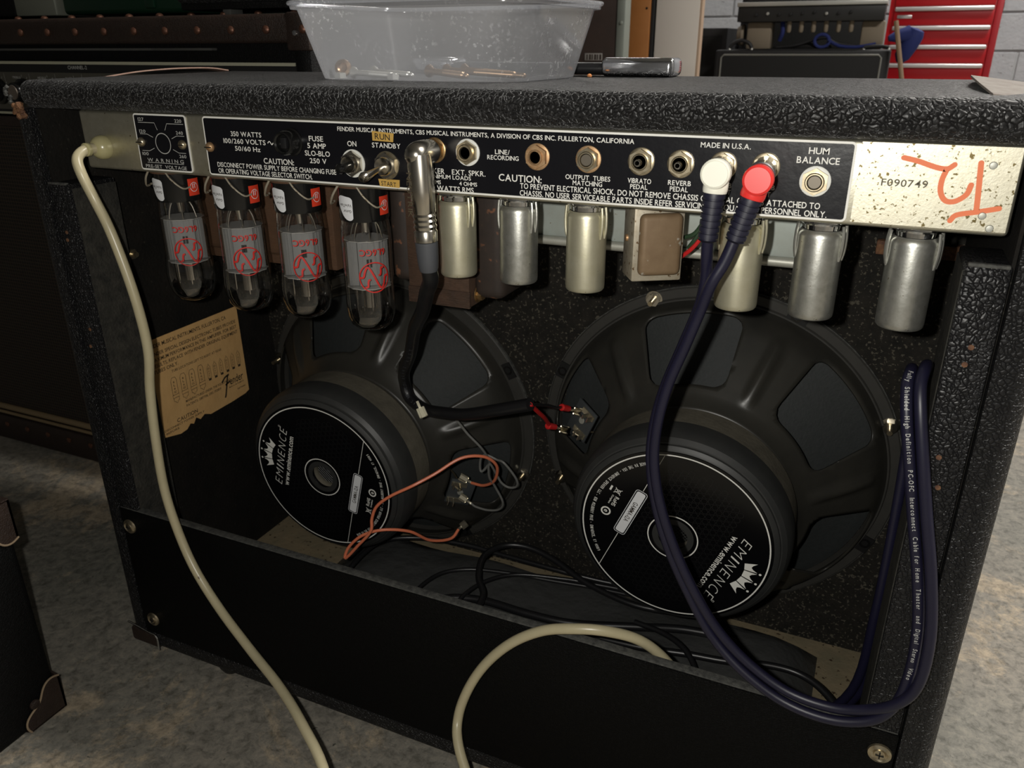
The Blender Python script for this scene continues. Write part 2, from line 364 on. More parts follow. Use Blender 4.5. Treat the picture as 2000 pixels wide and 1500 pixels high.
    def ribbon(s, pts, wd, f, k=4, closed=False):    # flat stroke in (u,v)
        C = [(p.x, p.y) for p in cat([(u, v, 0) for u, v in pts], k)] if k else list(pts)
        n = len(C); L_ = []
        for i in range(n):
            a = C[i-1] if (closed or i) else C[i]; b = C[(i+1) % n] if (closed or i < n-1) else C[i]
            d = Vector((b[0]-a[0], b[1]-a[1])); d = d.normalized() if d.length else Vector((1, 0)); nx, ny = -d.y*wd/2, d.x*wd/2
            L_.append((s.bm.verts.new(f(C[i][0]+nx, C[i][1]+ny)), s.bm.verts.new(f(C[i][0]-nx, C[i][1]-ny))))
        for i in range(n if closed else n-1):
            a, b = L_[i], L_[(i+1) % n]; s.bm.faces.new((a[0], a[1], b[1], b[0]))
        return s
    def ring(s, r0, r1, f, n=64, c=(0, 0)):
        v = [[s.bm.verts.new(f(c[0]+r*math.cos(2*PI*i/n), c[1]+r*math.sin(2*PI*i/n))) for i in range(n)] for r in (r0, r1)]
        for i in range(n): s.bm.faces.new((v[0][i], v[0][(i+1) % n], v[1][(i+1) % n], v[1][i]))
        return s
    def text(s, t, f, u0, v0, width, cap, GL_=None):
        GLs = GL_ or GL
        """lay a line of text: f(u,v)->Vector ; fits width and cap height"""
        x = 0; G = []
        for ch in t:
            if ch == ' ': x += .30; continue
            g = GLs.get(ch)
            if not g: continue
            G.append((g, x)); x += g[2]+.085
        tot = max(x-.085, .01); sx = width/tot; sy = cap/CAPH
        for (vs, fs, wd), x0 in G:
            ix = [s.bm.verts.new(f(u0+(x0+a)*sx, v0+b*sy)) for a, b in vs]
            for q in fs:
                try: s.bm.faces.new([ix[i] for i in q])
                except ValueError: pass
        return s
# glyph cache from the built-in font
GL = {}; GT = {}
def glyphs(GL, off):
    chars = 'ABCDEFGHIJKLMNOPQRSTUVWXYZabcdefghijklmnopqrstuvwxyz0123456789.,:;/-()&~'
    obs = []
    for ch in chars:
        c = bpy.data.curves.new('glyph', 'FONT'); c.body = ch; c.resolution_u = 3; c.offset = off; c.size = 1
        o = bpy.data.objects.new('glyph', c); COL.objects.link(o); obs.append((ch, o, c))
    dg = bpy.context.evaluated_depsgraph_get()
    for ch, o, c in obs:
        me = bpy.data.meshes.new_from_object(o.evaluated_get(dg))
        if me.vertices:
            x0 = min(v.co.x for v in me.vertices); x1 = max(v.co.x for v in me.vertices)
            GL[ch] = ([(v.co.x-x0, v.co.y) for v in me.vertices], [tuple(p.vertices) for p in me.polygons], x1-x0)
        bpy.data.meshes.remove(me)
    for ch, o, c in obs: bpy.data.objects.remove(o); bpy.data.curves.remove(c)
glyphs(GL, .012); glyphs(GT, -.020)
CAPH = max(b for a, b in GL['E'][0])
ROOT = {}
def mk(name, b, m, parent=None, ang=38, flat=False):
    bm = b.bm; root = parent
    while root is not None and root.parent is not None: root = root.parent
    off = ROOT[root.name] if root is not None else None
    if off is None:
        xs = [v.co for v in bm.verts]
        lo = Vector([min(v[i] for v in xs) for i in range(3)]); hi = Vector([max(v[i] for v in xs) for i in range(3)])
        off = Vector(((lo.x+hi.x)/2, (lo.y+hi.y)/2, lo.z))
    for v in bm.verts: v.co = (v.co-off)*S
    bmesh.ops.remove_doubles(bm, verts=bm.verts, dist=2e-6) if not flat else None
    bmesh.ops.recalc_face_normals(bm, faces=bm.faces)
    lim = math.radians(ang)
    for f in bm.faces: f.smooth = True
    for e in bm.edges:
        e.smooth = not (len(e.link_faces) == 2 and e.calc_face_angle(0) > lim)
    me = bpy.data.meshes.new(name); bm.to_mesh(me); bm.free(); me.materials.append(MATS[m])
    o = bpy.data.objects.new(name, me); COL.objects.link(o)
    if parent is None: o.location = off*S; ROOT[o.name] = off
    else: o.parent = parent
    return o
def thing(name, loc, label, cat_, group=None):
    o = bpy.data.objects.new(name, None); COL.objects.link(o); o.location = Vector(loc)*S; o.empty_display_size = .02
    ROOT[o.name] = Vector(loc); tag(o, label, cat_, group); return o
def tag(o, label, cat_, group=None):
    o['label'] = label; o['category'] = cat_
    if group: o['group'] = group
    return o
def struct(o): o['kind'] = 'structure'; return o
V = Vector
FZ = -18                                             # floor level

# ================================================================== the room
struct(mk('floor', B().box(-3000, 3400, -2600, 5400, FZ-60, FZ), 'concrete'))
wb = struct(mk('wall_back', B().box(-3000, 3400, 5208, 5400, FZ, 2700), 'mortar'))
off = ROOT[wb.name]
bb = bmesh.new(); bmesh.ops.create_cube(bb, size=1)
for v in bb.verts: v.co = V((v.co.x*.390, v.co.y*.016, v.co.z*.190))
bmesh.ops.bevel(bb, geom=list(bb.edges), offset=.004, segments=1, affect='EDGES'); bme = bpy.data.meshes.new('block'); bb.to_mesh(bme); bb.free(); bme.materials.append(MATS['block_paint'])
for r in range(-2, 11):
    for c in range(16):
        x = -2800+c*400+(200 if r % 2 else 0); z = 485+r*200+100
        if z-95 < FZ or z+95 > 2690 or x+195 > 3400: continue
        o = bpy.data.objects.new('block', bme); COL.objects.link(o); o.parent = wb; o.location = (V((x, 5204, z))-off)*S
struct(mk('wall_left', B().box(-3100, -3000, -2600, 5400, FZ, 2700), 'wall_paint'))
struct(mk('wall_right', B().box(3400, 3500, -2600, 5400, FZ, 2700), 'wall_paint'))
struct(mk('wall_front', B().box(-3000, 3400, -2700, -2600, FZ, 2700), 'wall_paint'))
struct(mk('ceiling', B().box(-3000, 3400, -2600, 5400, 2700, 2760), 'ceil_paint'))

# ================================================================== amplifier cabinet
W = 673.; LT = 507.; LD = 228.
AC = thing('amplifier_cabinet', (W/2, 110, FZ), 'black textured guitar amplifier cabinet seen from its open back', 'amplifier')
def rounded_lid():
    b = B(); b.box(10, W-3, 0, LD, 487.6, LT, bev=8, seg=5); return b
top = mk('top_panel', rounded_lid(), 'tolex', AC)
for s_, x0, x1 in ((0, 0, 19), (1, W-19, W)):
    b = B(); t = bmesh.new(); bmesh.ops.create_cube(t, size=1)
    for v in t.verts: v.co = V(((x0+x1)/2+v.co.x*19, 120+v.co.y*240, 244.5+v.co.z*486))
    ed = [e for e in t.edges if abs(e.verts[0].co.z-e.verts[1].co.z) > 100 and abs(e.verts[0].co.x-(x0 if s_ == 0 else x1)) < 1]
    bmesh.ops.bevel(t, geom=ed, offset=11, segments=6, profile=.5, affect='EDGES'); b.join(t)
    mk('side_panel', b, 'tolex_side', AC)
    xi = 19.4 if s_ == 0 else W-19.4
    mk('side_lining', B().box(min(xi, xi+(1 if s_ == 0 else -1)*1.6), max(xi, xi+(1 if s_ == 0 else -1)*1.6), 6, 225, 22, 487), 'side_board', AC)
    xa, xb = (20.5, 41) if s_ == 0 else (633, 652.5)
    cl = mk('cleat', B().box(xa, xb, 1.5, 44, 22, 434.5, bev=1.2), 'tolex_side', AC)
    # bare inner face of the cleat
    xf = xb if s_ == 0 else xa
    mk('cleat_face', B().box(xf-.3, xf+.5, 5, 44, 22, 431) if s_ == 0 else B().box(xf-.5, xf+.3, 5, 44, 22, 431), 'cleat_paint', cl)
    mk('frayed_edge', B().box(xa+1, xb-1, 0.6, 4, 433.8, 435.6, bev=.6), 'fray', cl)
    for z in ((395, 386, 335, 318) if s_ else (398, 392, 320, 305)):
        mk('staple', B().lathe([(0, -.3), (1.5, -.1), (1.4, .3), (0, .5)], ((xa+xb)/2+random.uniform(-3, 3), 1.5, z), (0, -1, 0), 8), 'torn_wood', cl)
mk('bottom_panel', B().box(6, W-6, 0, 240, 0, 19, bev=5, seg=4), 'tolex_side', AC)
mk('bottom_board', B().box(20, W-20, 10, 244, 19.2, 20.6), 'raw_wood', AC)
# sloping baffle
TL = .0625; AX = V((0, -math.cos(TL), -math.sin(TL))); WZ = V((0, -math.sin(TL), math.cos(TL)))
by = lambda z: 225.4-math.tan(TL)*(z-190)
b = B(); q = []
for y_ in (0, 14):
    for (x, z) in ((19.5, 20.4), (W-19.5, 20.4), (W-19.5, 487), (19.5, 487)): q.append((x, by(z)+y_, z))
b.add(q, [(0, 1, 2, 3), (7, 6, 5, 4), (0, 4, 5, 1), (1, 5, 6, 2), (2, 6, 7, 3), (3, 7, 4, 0)])
mk('baffle_board', b, 'black_board', AC)
mk('baffle_cleat', B().box(596, 652, 196, 204, 392, 402, bev=1), 'torn_wood', AC)
# lower back panel
lp = mk('lower_back_panel', B().box(20, W-20, 0, 9, 16, 152, bev=1.5), 'tolex_flat', AC)
mk('frayed_edge', B().box(21, W-21, 1.2, 8, 151.6, 153.0, bev=.6), 'fray', lp)
for (x, z) in ((29.5, 135), (33.5, 33.9), (644.5, 136)):
    w_ = mk('cup_washer', B().lathe([(7.0, 0), (6.6, 1.2), (4.6, 2.2), (3.2, 1.2), (0, 1.0)], (x, -.1, z), (0, -1, 0), 28), 'nickel_worn', lp)
    mk('screw_head', B().lathe([(3.6, .8), (3.2, 1.9), (0, 2.7)], (x, -.1, z), (0, -1, 0), 20), 'nickel_worn', lp)
    mk('screw_slot', B().box(x-2.3, x+2.3, -2.95, -2.2, z-.35, z+.35).box(x-.35, x+.35, -2.95, -2.2, z-2.3, z+2.3), 'hole', lp)
# bottom corner caps and feet
for x0, x1 in ((-1.2, 34), (W-34, W+1.2)):
    c_ = mk('corner_cap', B().box(x0, x1, -1.2, 34, -1.2, 15.5, bev=4, seg=4), 'leather_brown', AC)
    mk('corner_rim', B().box(x0 if x0 < 100 else x0-.8, x0+.9 if x0 > 100 else x0+10, -1.8, -.8, 15, 31, bev=.4) if False else B().tube([((x1 if x0 < 100 else x0), -1.5, -1), ((x1 if x0 < 100 else x0), -1.6, 14), ((x1-10 if x0 < 100 else x0+10), -1.6, 16.5), ((x0 if x0 < 100 else x1), -1.2, 21)], .8, 8), 'chrome', c_)
for x in (100, W-100):
    for y in (22, 215):
        mk('glide_foot', B().lathe([(9, 0), (12, 6), (12, 16), (8, 18)], (x, y, FZ), (0, 0, 1), 20), 'rubber', AC)
# torn upper left corner, peeling covering left and right
b = B(); rnd = random.Random(3)
for i in range(16):
    c = V((8+rnd.uniform(-3, 9), -1.5+rnd.uniform(-1, 1), 487+rnd.uniform(-5, 4))); r = rnd.uniform(1.2, 3)
    b.lathe([(0, -r), (r, -r*.3), (r*.8, r*.5), (0, r)], c, (rnd.uniform(-1, 1), -1, rnd.uniform(-1, 1)), 6)
mk('torn_corner', b, 'torn_wood', AC, ang=10)
b = B()
for i in range(7):
    c = V((4+rnd.uniform(-3, 2), -1+rnd.uniform(-2, 1), 492+i*1.7)); b.lathe([(0, -2), (1.7, 0), (0, 2)], c, (rnd.uniform(-1, 1), rnd.uniform(-1, 1), 1), 6)
mk('torn_fibres', b, 'fray', AC, ang=10)
def sheet(path, wd, th):    # ribbon with thickness, path of points, wd direction vector
    b = B(); wd = V(wd); C = cat(path, 5); rows = []
    for i, c in enumerate(C):
        t = (C[min(i+1, len(C)-1)]-C[max(i-1, 0)]).normalized(); n = t.cross(wd).normalized()*th
        rows.append([b.bm.verts.new(c), b.bm.verts.new(c+wd), b.bm.verts.new(c+wd+n), b.bm.verts.new(c+n)])
    for i in range(len(rows)-1):
        for j in range(4): b.bm.faces.new((rows[i][j], rows[i][(j+1) % 4], rows[i+1][(j+1) % 4], rows[i+1][j]))
    b.bm.faces.new(rows[0]); b.bm.faces.new(rows[-1]); return b
mk('peeling_edge', sheet([(4, 78, LT-1), (5, 110, LT+2), (6, 150, LT+3.5), (7, 190, LT+3), (9, 212, LT+.4)], (9, 0, 1), 1.0), 'peel_pink', AC)
b = sheet([(632, 30, LT+.6), (629, 70, LT+3.5), (628, 120, LT+5.5), (632, 165, LT+4), (640, 205, LT+.6)], (36, 0, -4.5), 1.0)
pf = mk('peeling_flap', b, 'peel', AC)
# interior mounting nut on the left wall
nt_ = mk('wall_bolt', B().ngon(6, (21, 62, 367), (1, 0, 0), 4.5, 4).cyl((25, 62, 367), (29, 62, 367), 2.2), 'nickel_worn', AC)
# carrying handle
hd = mk('handle', B().box(246, 420, 190, 214, LT+1.5, LT+9.5, bev=3.5, seg=3), 'black_plastic', AC)
for s_ in (-1, 1):
    x0 = 329+s_*62; x1 = 329+s_*116
    mk('handle_cap', B().box(min(x0, x1), max(x0, x1), 187, 217, LT+.1, LT+13.2, bev=4, seg=4), 'chrome', hd)

# paper tube chart on the inside of the left wall
XL = 21.4
chart_f = lambda t: (lambda u, v: V((XL+t, u, v)))
b = B(); out = [(57, 287.5), (70, 288), (173, 288.6), (174.5, 285), (176, 197), (170, 195), (150, 193.5), (120, 192.6), (112, 196), (106, 193), (101, 197), (97, 192), (93, 194), (88, 190), (80, 189), (57.5, 194)]
b.prism(out, lambda u, v, t: V((XL+t, u, v)), -.2, .4)
tc_ = mk('tube_chart', b, 'paper', AC)
b = B(); F = chart_f(.55)
def tline(s, u0, u1, v, cap): b.text(s, F, u0, v, u1-u0, cap)
tline('FENDER MUSICAL INSTRUMENTS, FULLERTON, CA', 60, 158, 280, 3.6)
tline('FENDER SPECIAL DESIGN ELECTRONIC TUBES PROVIDE', 62, 170, 272.5, 3.3)
tline('MAXIMUM PERFORMANCE IN THIS AMPLIFIER. FOR BEST', 62, 170.5, 267, 3.3)
tline('RESULTS, REPLACE WITH FENDER ORIGINAL EQUIPMENT', 62, 171, 261.5, 3.3)
tline('TUBES ONLY.', 62, 91, 256, 3.3)
tline('TUBE LOCATIONS LEFT TO RIGHT AT REAR', 82, 146, 251, 2.4)
for i in range(4):
    u = 82+i*11.2; v = 229
    b.ribbon([(u-3.4, v), (u-3.4, v+14), (u-2, v+17), (u+2, v+17), (u+3.4, v+14), (u+3.4, v)], .45, F, k=0)
    b.ribbon([(u-3.8, v), (u+3.8, v), (u+3.8, v-3), (u-3.8, v-3), (u-3.8, v)], .45, F, k=0)
    b.ribbon([(u-3.2, v-3), (u-3.2, v-6), (u-1, v-7), (u-.6, v-8.5), (u+.8, v-8.5), (u+1, v-7), (u+3.2, v-6), (u+3.2, v-3)], .45, F, k=0)
    for j, ch in enumerate(('6', 'L', '6', 'GC')): b.text(ch, F, u-1+(-.6 if j == 3 else 0), v+11.5-j*3.3, 1.9 if j < 3 else 3.4, 2.1)
for i, nm in enumerate((('12', 'A', 'X', '7'), ('12', 'A', 'X', '7A'), ('7', '0', '2', '5'), ('12', 'A', 'T', '7'), ('7', '0', '2', '5'), ('7', '0', '2', '5'))):
    u = 126+i*8.2; v = 229
    b.ribbon([(u-2.2, v), (u-2.2, v+11), (u-.8, v+13), (u, v+15), (u+.8, v+13), (u+2.2, v+11), (u+2.2, v), (u-2.2, v)], .4, F, k=0)
    b.ribbon([(u-1.8, v-1.5), (u+1.8, v-1.5)], 2.2, F, k=0)
    for j, ch in enumerate(nm): b.text(ch, F, u-.9-(.4 if len(ch) > 1 else 0), v+9-j*2.6, 1.5 if len(ch) == 1 else 2.4, 1.8)
tline('MANUFACTURED UNDER THE FOLLOWING', 92, 152, 216.5, 2.4)
tline('PATENTS: 2817708, DES. 192859', 92, 138, 212, 2.4)
tline('CAUTION', 78, 104, 201.5, 3.8)
tline('DISCONNECT POWER SUPPLY', 62, 112, 198.2, 2.0)
tline('BEFORE', 63, 79, 194.8, 2.0)
tline('MUSICAL INSTRUMENTS', 149, 170, 209, 1.5); tline('047944C', 160, 172, 203, 1.9)
# script logo
for st in ([(140, 218), (145, 222), (151, 223.5)], [(149, 223), (146, 213), (143, 203.5), (141.5, 201.5)], [(144.5, 214), (151, 216)]): b.ribbon(st, 2.0, F)
b.text('ender', F, 151, 212, 19, 8)
mk('chart_print', b, 'ink', tc_, flat=True)

# ================================================================== chassis
CH = thing('amplifier_chassis', (354, 60, 447), 'silvery metal amplifier chassis with black lettered control strip under the lid', 'chassis')
YF = 8.0
mk('chassis_body', B().box(60, 648, YF, 150, 447, 487.3, bev=2.2, seg=3), 'zinc', CH)
pan = mk('capacitor_pan', B().box(371, 553, 97, 145, 405, 446.5, bev=3), 'pan_metal', CH)
mk('pan_lip', B().tube([(372, 96, 404.6), (460, 96, 404.6), (557, 96, 404.6)], 3.2, 10, 2), 'zinc_plain', CH)
def plate(x0, x1, z0, z1, r, y, inset):
    p = []
    for cx, cz, a0 in ((x1-r, z1-r, 0), (x0+r, z1-r, 90), (x0+r, z0+r, 180), (x1-r, z0+r, 270)):
        for i in range(5): a = math.radians(a0+i*22.5); p.append((cx+(r-inset)*math.cos(a), cz+(r-inset)*math.sin(a)))
    return p
fY = lambda y: (lambda u, v, t=0: V((u, y+t, v)))
fp = mk('faceplate', B().prism(plate(176, 578.5, 448.6, 486.4, 2.4, 0, 0), fY(0), YF-.55, YF-.02), 'print_white', CH)
mk('black_field', B().prism(plate(176, 578.5, 448.6, 486.4, 2.4, 0, 1.1), fY(0), YF-.75, YF-.5), 'face_black', fp)
PF = YF-.85; F = lambda u, v: V((u, PF, v))
b = B()
TXT = [('350 WATTS', 199.1, 224.1, 474.7, 3.0), ('100/260 VOLTS', 192.2, 226.9, 470.1, 3.0), ('50/60 Hz', 201.1, 222.1, 465.6, 2.9), ('FUSE', 261.4, 272.2, 474.1, 3.1), ('5 AMP', 259.8, 273.9, 469.8, 3.1),
 ('SLO-BLO', 257.3, 276.4, 465.2, 3.1), ('250 V', 260.5, 273.3, 460.7, 3.0), ('CAUTION:', 223.7, 247.9, 458.5, 3.5), ('DISCONNECT POWER SUPPLY BEFORE CHANGING FUSE', 184.2, 279.9, 454.5, 3.0),
 ('OR OPERATING VOLTAGE SELECTOR SWITCH.', 184.3, 261.2, 450.5, 3.0), ('FENDER MUSICAL INSTRUMENTS, CBS MUSICAL INSTRUMENTS, A DIVISION OF CBS INC. FULLERTON, CALIFORNIA', 283.5, 470.4, 481.0, 2.45),
 ('ON', 290, 296.6, 472.3, 3.0), ('STANDBY', 307.8, 327.8, 472.3, 2.8), ('SPEAKER', 339.1, 357, 459.3, 3.0), ('EXT. SPKR.', 361.8, 383.6, 459.3, 2.9), ('MINIMUM LOADS', 346.1, 374.2, 456.5, 2.3), ('4 OHMS', 343.5, 354.2, 453.2, 2.2),
 ('4 OHMS', 366.5, 378.1, 453.3, 2.2), ('135 WATTS RMS', 345.5, 375.8, 449.5, 2.9), ('LINE/', 389.8, 398.9, 472.2, 2.5), ('RECORDING', 384.9, 404.4, 469.1, 2.4), ('CAUTION:', 392, 418.4, 457.6, 3.8), ('OUTPUT  TUBES', 432.5, 458.2, 460.9, 2.5),
 ('MATCHING', 436.8, 453.8, 457.9, 2.5), ('VIBRATO', 467.9, 480.7, 461, 2.5), ('PEDAL', 469.4, 478.9, 457.9, 2.5), ('TO PREVENT ELECTRICAL SHOCK, DO NOT REMOVE CHASSIS OR METAL COVERS ATTACHED TO', 405.3, 565.9, 454.0, 3.0),
 ('CHASSIS. NO USER SERVICEABLE PARTS INSIDE REFER SERVICING TO QUALIFIED PERSONNEL ONLY.', 405.1, 569.5, 450.1, 3.0), ('MADE IN U.S.A.', 505.1, 529.9, 480.9, 2.5), ('REVERB', 489.7, 501.7, 461.2, 2.5), ('PEDAL', 490.9, 500.4, 458, 2.5),
 ('REVERB', 511, 522.3, 461.5, 2.4), ('OUTPUT', 511.7, 522.2, 458.2, 2.4), ('REVERB', 532.7, 543.5, 461.8, 2.4), ('INPUT', 534.4, 541.8, 458.3, 2.4), ('HUM', 557.2, 566.6, 480.1, 3.0), ('BALANCE', 552.2, 571.8, 475.6, 3.1)]
for t, x0, x1, z, cp in TXT: b.text(t, F, x0, z, x1-x0, cp)
b.ribbon([(228.6, 471.4), (230, 472.5), (230.9, 471.9), (231.9, 470.6), (233.1, 471.7)], .6, F)
mk('lettering', b, 'print_white', fp, flat=True)
# voltage selector plate
vp = mk('voltage_plate', B().prism(plate(113.8, 161.4, 448.8, 486.6, 2.2, 0, 0), fY(0), YF-.5, YF-.02), 'print_white', CH)
mk('black_field', B().prism(plate(113.8, 161.4, 448.8, 486.6, 2.2, 0, 1.1), fY(0), YF-.7, YF-.45), 'face_black', vp)
b = B()
for t, x0, x1, z, cp in [('127', 118.4, 123.8, 481.8, 2.1), ('220', 151.7, 157.8, 481.6, 2.1), ('120', 117.9, 123.6, 473.9, 2.1), ('240', 151.4, 157.6, 473.9, 2.1), ('100', 117.2, 123, 458.9, 2.1), ('260', 151.2, 157.4, 458.5, 2.1), ('W A R N I N G', 121, 154.4, 454.8, 2.3), ('PRE-SET  VOLTAGE', 118.5, 156.2, 450.5, 2.3)]:
    b.text(t, F, x0, z, x1-x0, cp)
for L_ in ([(118.1, 480.8), (133, 480.8), (134.9, 476.1)], [(159.1, 480.6), (144.2, 480.6), (141.8, 476.2)], [(118.2, 473.2), (124.6, 473.2), (129.8, 471.2)], [(158.4, 472.9), (151.7, 472.9), (146.7, 470.9)],
           [(117.7, 462), (124.5, 462), (129.5, 464)], [(157.7, 461.7), (151.4, 461.7), (146.5, 463.8)], [(120.8, 454.2), (154.2, 454.2)]): b.ribbon(L_, .38, F, k=0)
b.ring(6.4, 7.0, F, 48, (138.2, 467.4))
mk('lettering', b, 'print_grey', vp, flat=True)
mk('bare_end', B().box(580.5, 646.6, YF-.06, YF+.2, 449, 486.6), 'zinc_spotted', CH)
# serial number and marker scrawl on the bare end
mk('serial_number', B().text('F090749', lambda u, v: V((u, YF-.12, v)), 591.4, 467, 19.9, 3.3), 'serial_ink', CH, flat=True)
b = B(); Fm = lambda u, v: V((u, YF-.15, v))
for st in ([(599.2, 480.2), (605.5, 478.9), (613.1, 476.6), (617.9, 476.1), (620.6, 478.1)], [(617.9, 476.1), (616.7, 470.9), (617.1, 465.7), (619.7, 461.9), (623.7, 461.8), (627.8, 465.1), (628.9, 469.5)], [(631, 479.4), (631.9, 470.9), (632.7, 463.3), (633.2, 458.1)], [(623.4, 452.9), (625.7, 455.7), (633.9, 457.7), (642, 459.8)]):
    b.ribbon(st, 2.4, Fm, k=6); [b.face([Fm(e[0]+1.2*math.cos(i*.5236), e[1]+1.2*math.sin(i*.5236))+V((0, -.1, 0)) for i in range(12)][::-1]) for e in (st[0], st[-1])]
mk('marker_scrawl', b, 'marker_orange', CH, flat=True)
for (x, z) in ((636, 478.5), (636, 456), (640, 450.5)): mk('rivet_head', B().lathe([(1.8, 0), (1.5, .7), (0, 1)], (x, YF, z), (0, -1, 0), 12), 'zinc_plain', CH)
# screws on the plates
for (x, z, m_) in ((118.6, 467.7, 'nickel_worn'), (156, 467.4, 'nickel_worn'), (180.2, 467, 'rust_nut')):
    sc_ = mk('plate_screw', B().lathe([(3.2, 0), (3.0, 1.4), (1.8, 2.6), (0, 3.0)], (x, PF, z), (0, -1, 0), 20), m_, CH)
    mk('slot', B().box(x-2.6, x+2.6, PF-3.05, PF-2.3, z-.35, z+.35), 'hole', sc_)
# masking tape with handwriting
for quad, wd, u0, u1, z, cp in (([(308.6, 481.9), (323.7, 480.9), (323, 475.9), (308.6, 476.3)], 'RUN', 310.5, 321, 477.3, 3.4), ([(310.9, 453.9), (326, 454), (325.7, 449.2), (311.9, 449.5)], 'START', 313, 323.5, 450.2, 2.6)):
    tp = mk('masking_tape', B().prism(quad, fY(0), PF-.35, PF-.1), 'tape', CH)
    mk('handwriting', B().text(wd, lambda u, v: V((u, PF-.45, v+(u-u0)*-.05)), u0, z, u1-u0, cp), 'ink', tp, flat=True)
# jack sockets
def jack(nm, x, z, r, nutmat, wmat, bush, bore, depth=3.2, tip=False, seat=YF-.75):
    j = mk(nm, B().lathe([(r, 0), (r, .7), (r-.5, 1.0), (bush-.2, 1.0)], (x, seat, z), (0, -1, 0), 32, cap=False), wmat, CH)
    mk('hex_nut', B().ngon(6, (x, seat-.9, z), (0, -1, 0), r*.90, 2.2, ph=PI/6), nutmat, j)
    mk('bushing', B().lathe([(bush, 0), (bush, depth), (bush-.5, depth+.5), (bore+.3, depth+.5), (bore, depth), (bore, -4)], (x, seat-1.2, z), (0, -1, 0), 28, cap=False), nutmat, j)
    mk('socket_hole', B().lathe([(bore+.2, 0), (0, 0)], (x, seat-3.3, z), (0, -1, 0), 24), 'hole', j)
    if tip: mk('socket_contact', B().lathe([(1.9, 0), (1.9, 6.6), (1.5, 7.2), (1.2, 7.2), (1.0, 3)], (x, seat-1.2, z), (0, -1, 0), 20, cap=False), 'nickel', j)
    return j
jack('speaker_jack', 351.1, 472.6, 7.2, 'brass_worn', 'brass_worn', 5.0, 3.2)
jack('extension_jack', 372.7, 472.3, 7.6, 'nickel_worn', 'washer_white', 4.8, 3.2)
jack('line_jack', 415.8, 471.9, 7.3, 'rust_nut', 'rust_nut', 4.2, 3.2)
jack('matching_pot', 445.6, 472.0, 7.2, 'nickel_worn', 'rust_nut', 4.6, 3.3)
jack('phono_jack', 474.8, 472.4, 7.2, 'nickel_worn', 'nickel_worn', 4.4, 3.4, 3.0, True)
jack('phono_jack', 495.8, 472.2, 7.1, 'nickel_worn', 'nickel_worn', 4.4, 3.4, 3.0, True)
jack('phono_jack', 517.3, 472.5, 7.0, 'nickel_worn', 'nickel_worn', 4.4, 3.4, 3.0, True)
jack('phono_jack', 538.1, 473.0, 6.9, 'nickel_worn', 'nickel_worn', 4.4, 3.4, 3.0, True)
jack('hum_balance_pot', 562.0, 467.3, 7.3, 'nickel_worn', 'washer_white', 4.6, 3.3)
for (x, z, pot) in ((445.6, 472, 1), (562, 467.3, 1)):
    mk('pot_shaft', B().cyl((x, YF, z), (x, YF-4.9, z), 3.0, n=20), 'pot_metal', CH)
# toggle switches
def toggle(nm, x, z, tip, wm, lm):
    s_ = mk(nm, B().lathe([(8.4, 0), (8.4, .7), (5, 1.0)], (x, YF-.75, z), (0, -1, 0), 32, cap=False), wm, CH)
    mk('hex_nut', B().ngon(6, (x, YF-1.6, z), (0, -1, 0), 7.8, 2.4, ph=PI/6), 'nickel', s_)
    mk('bushing', B().lathe([(5.6, 0), (5.6, 4.6), (4.9, 5.6), (3.2, 5.0), (0, 4.4)], (x, YF-2, z), (0, -1, 0), 24), 'nickel', s_)
    t = V(tip); o_ = V((x, YF-5, z)); d = (t-o_)
    mk('lever', B().lathe([(1.6, 0), (2.0, d.length*.5), (2.9, d.length*.85), (3.1, d.length*.95), (2.2, d.length+1.2), (0, d.length+1.8)], o_, d, 18), lm, s_)
toggle('power_switch', 293.5, 462.1, (291.5, -5.5, 460), 'washer_white', 'bakelite')
toggle('standby_switch', 317.8, 462.2, (314.5, -15, 457.6), 'nickel_worn', 'nickel')
# fuse holder
fh = mk('fuse_holder', B().lathe([(8.6, 0), (8.6, 1.2), (7.6, 1.6), (7.4, 8), (6.9, 9.6), (6.0, 10.0), (5.2, 9.2), (5.0, 6.5), (0, 6.3)], (248.2, YF-.7, 473), (0, -1, 0), 36), 'bakelite', CH)
mk('fuse_window', B().box(246, 250.5, -1.8, 1, 469.6, 476.6, bev=.8), 'black_plastic', fh)
# strain relief
sr = mk('strain_relief', B().lathe([(8.2, 0), (8.4, 2.5), (7.6, 5.5), (5.6, 8.0), (3.6, 9.0)], (80, YF, 462.5), (0, -1, 0), 28), 'relief_cream', CH)

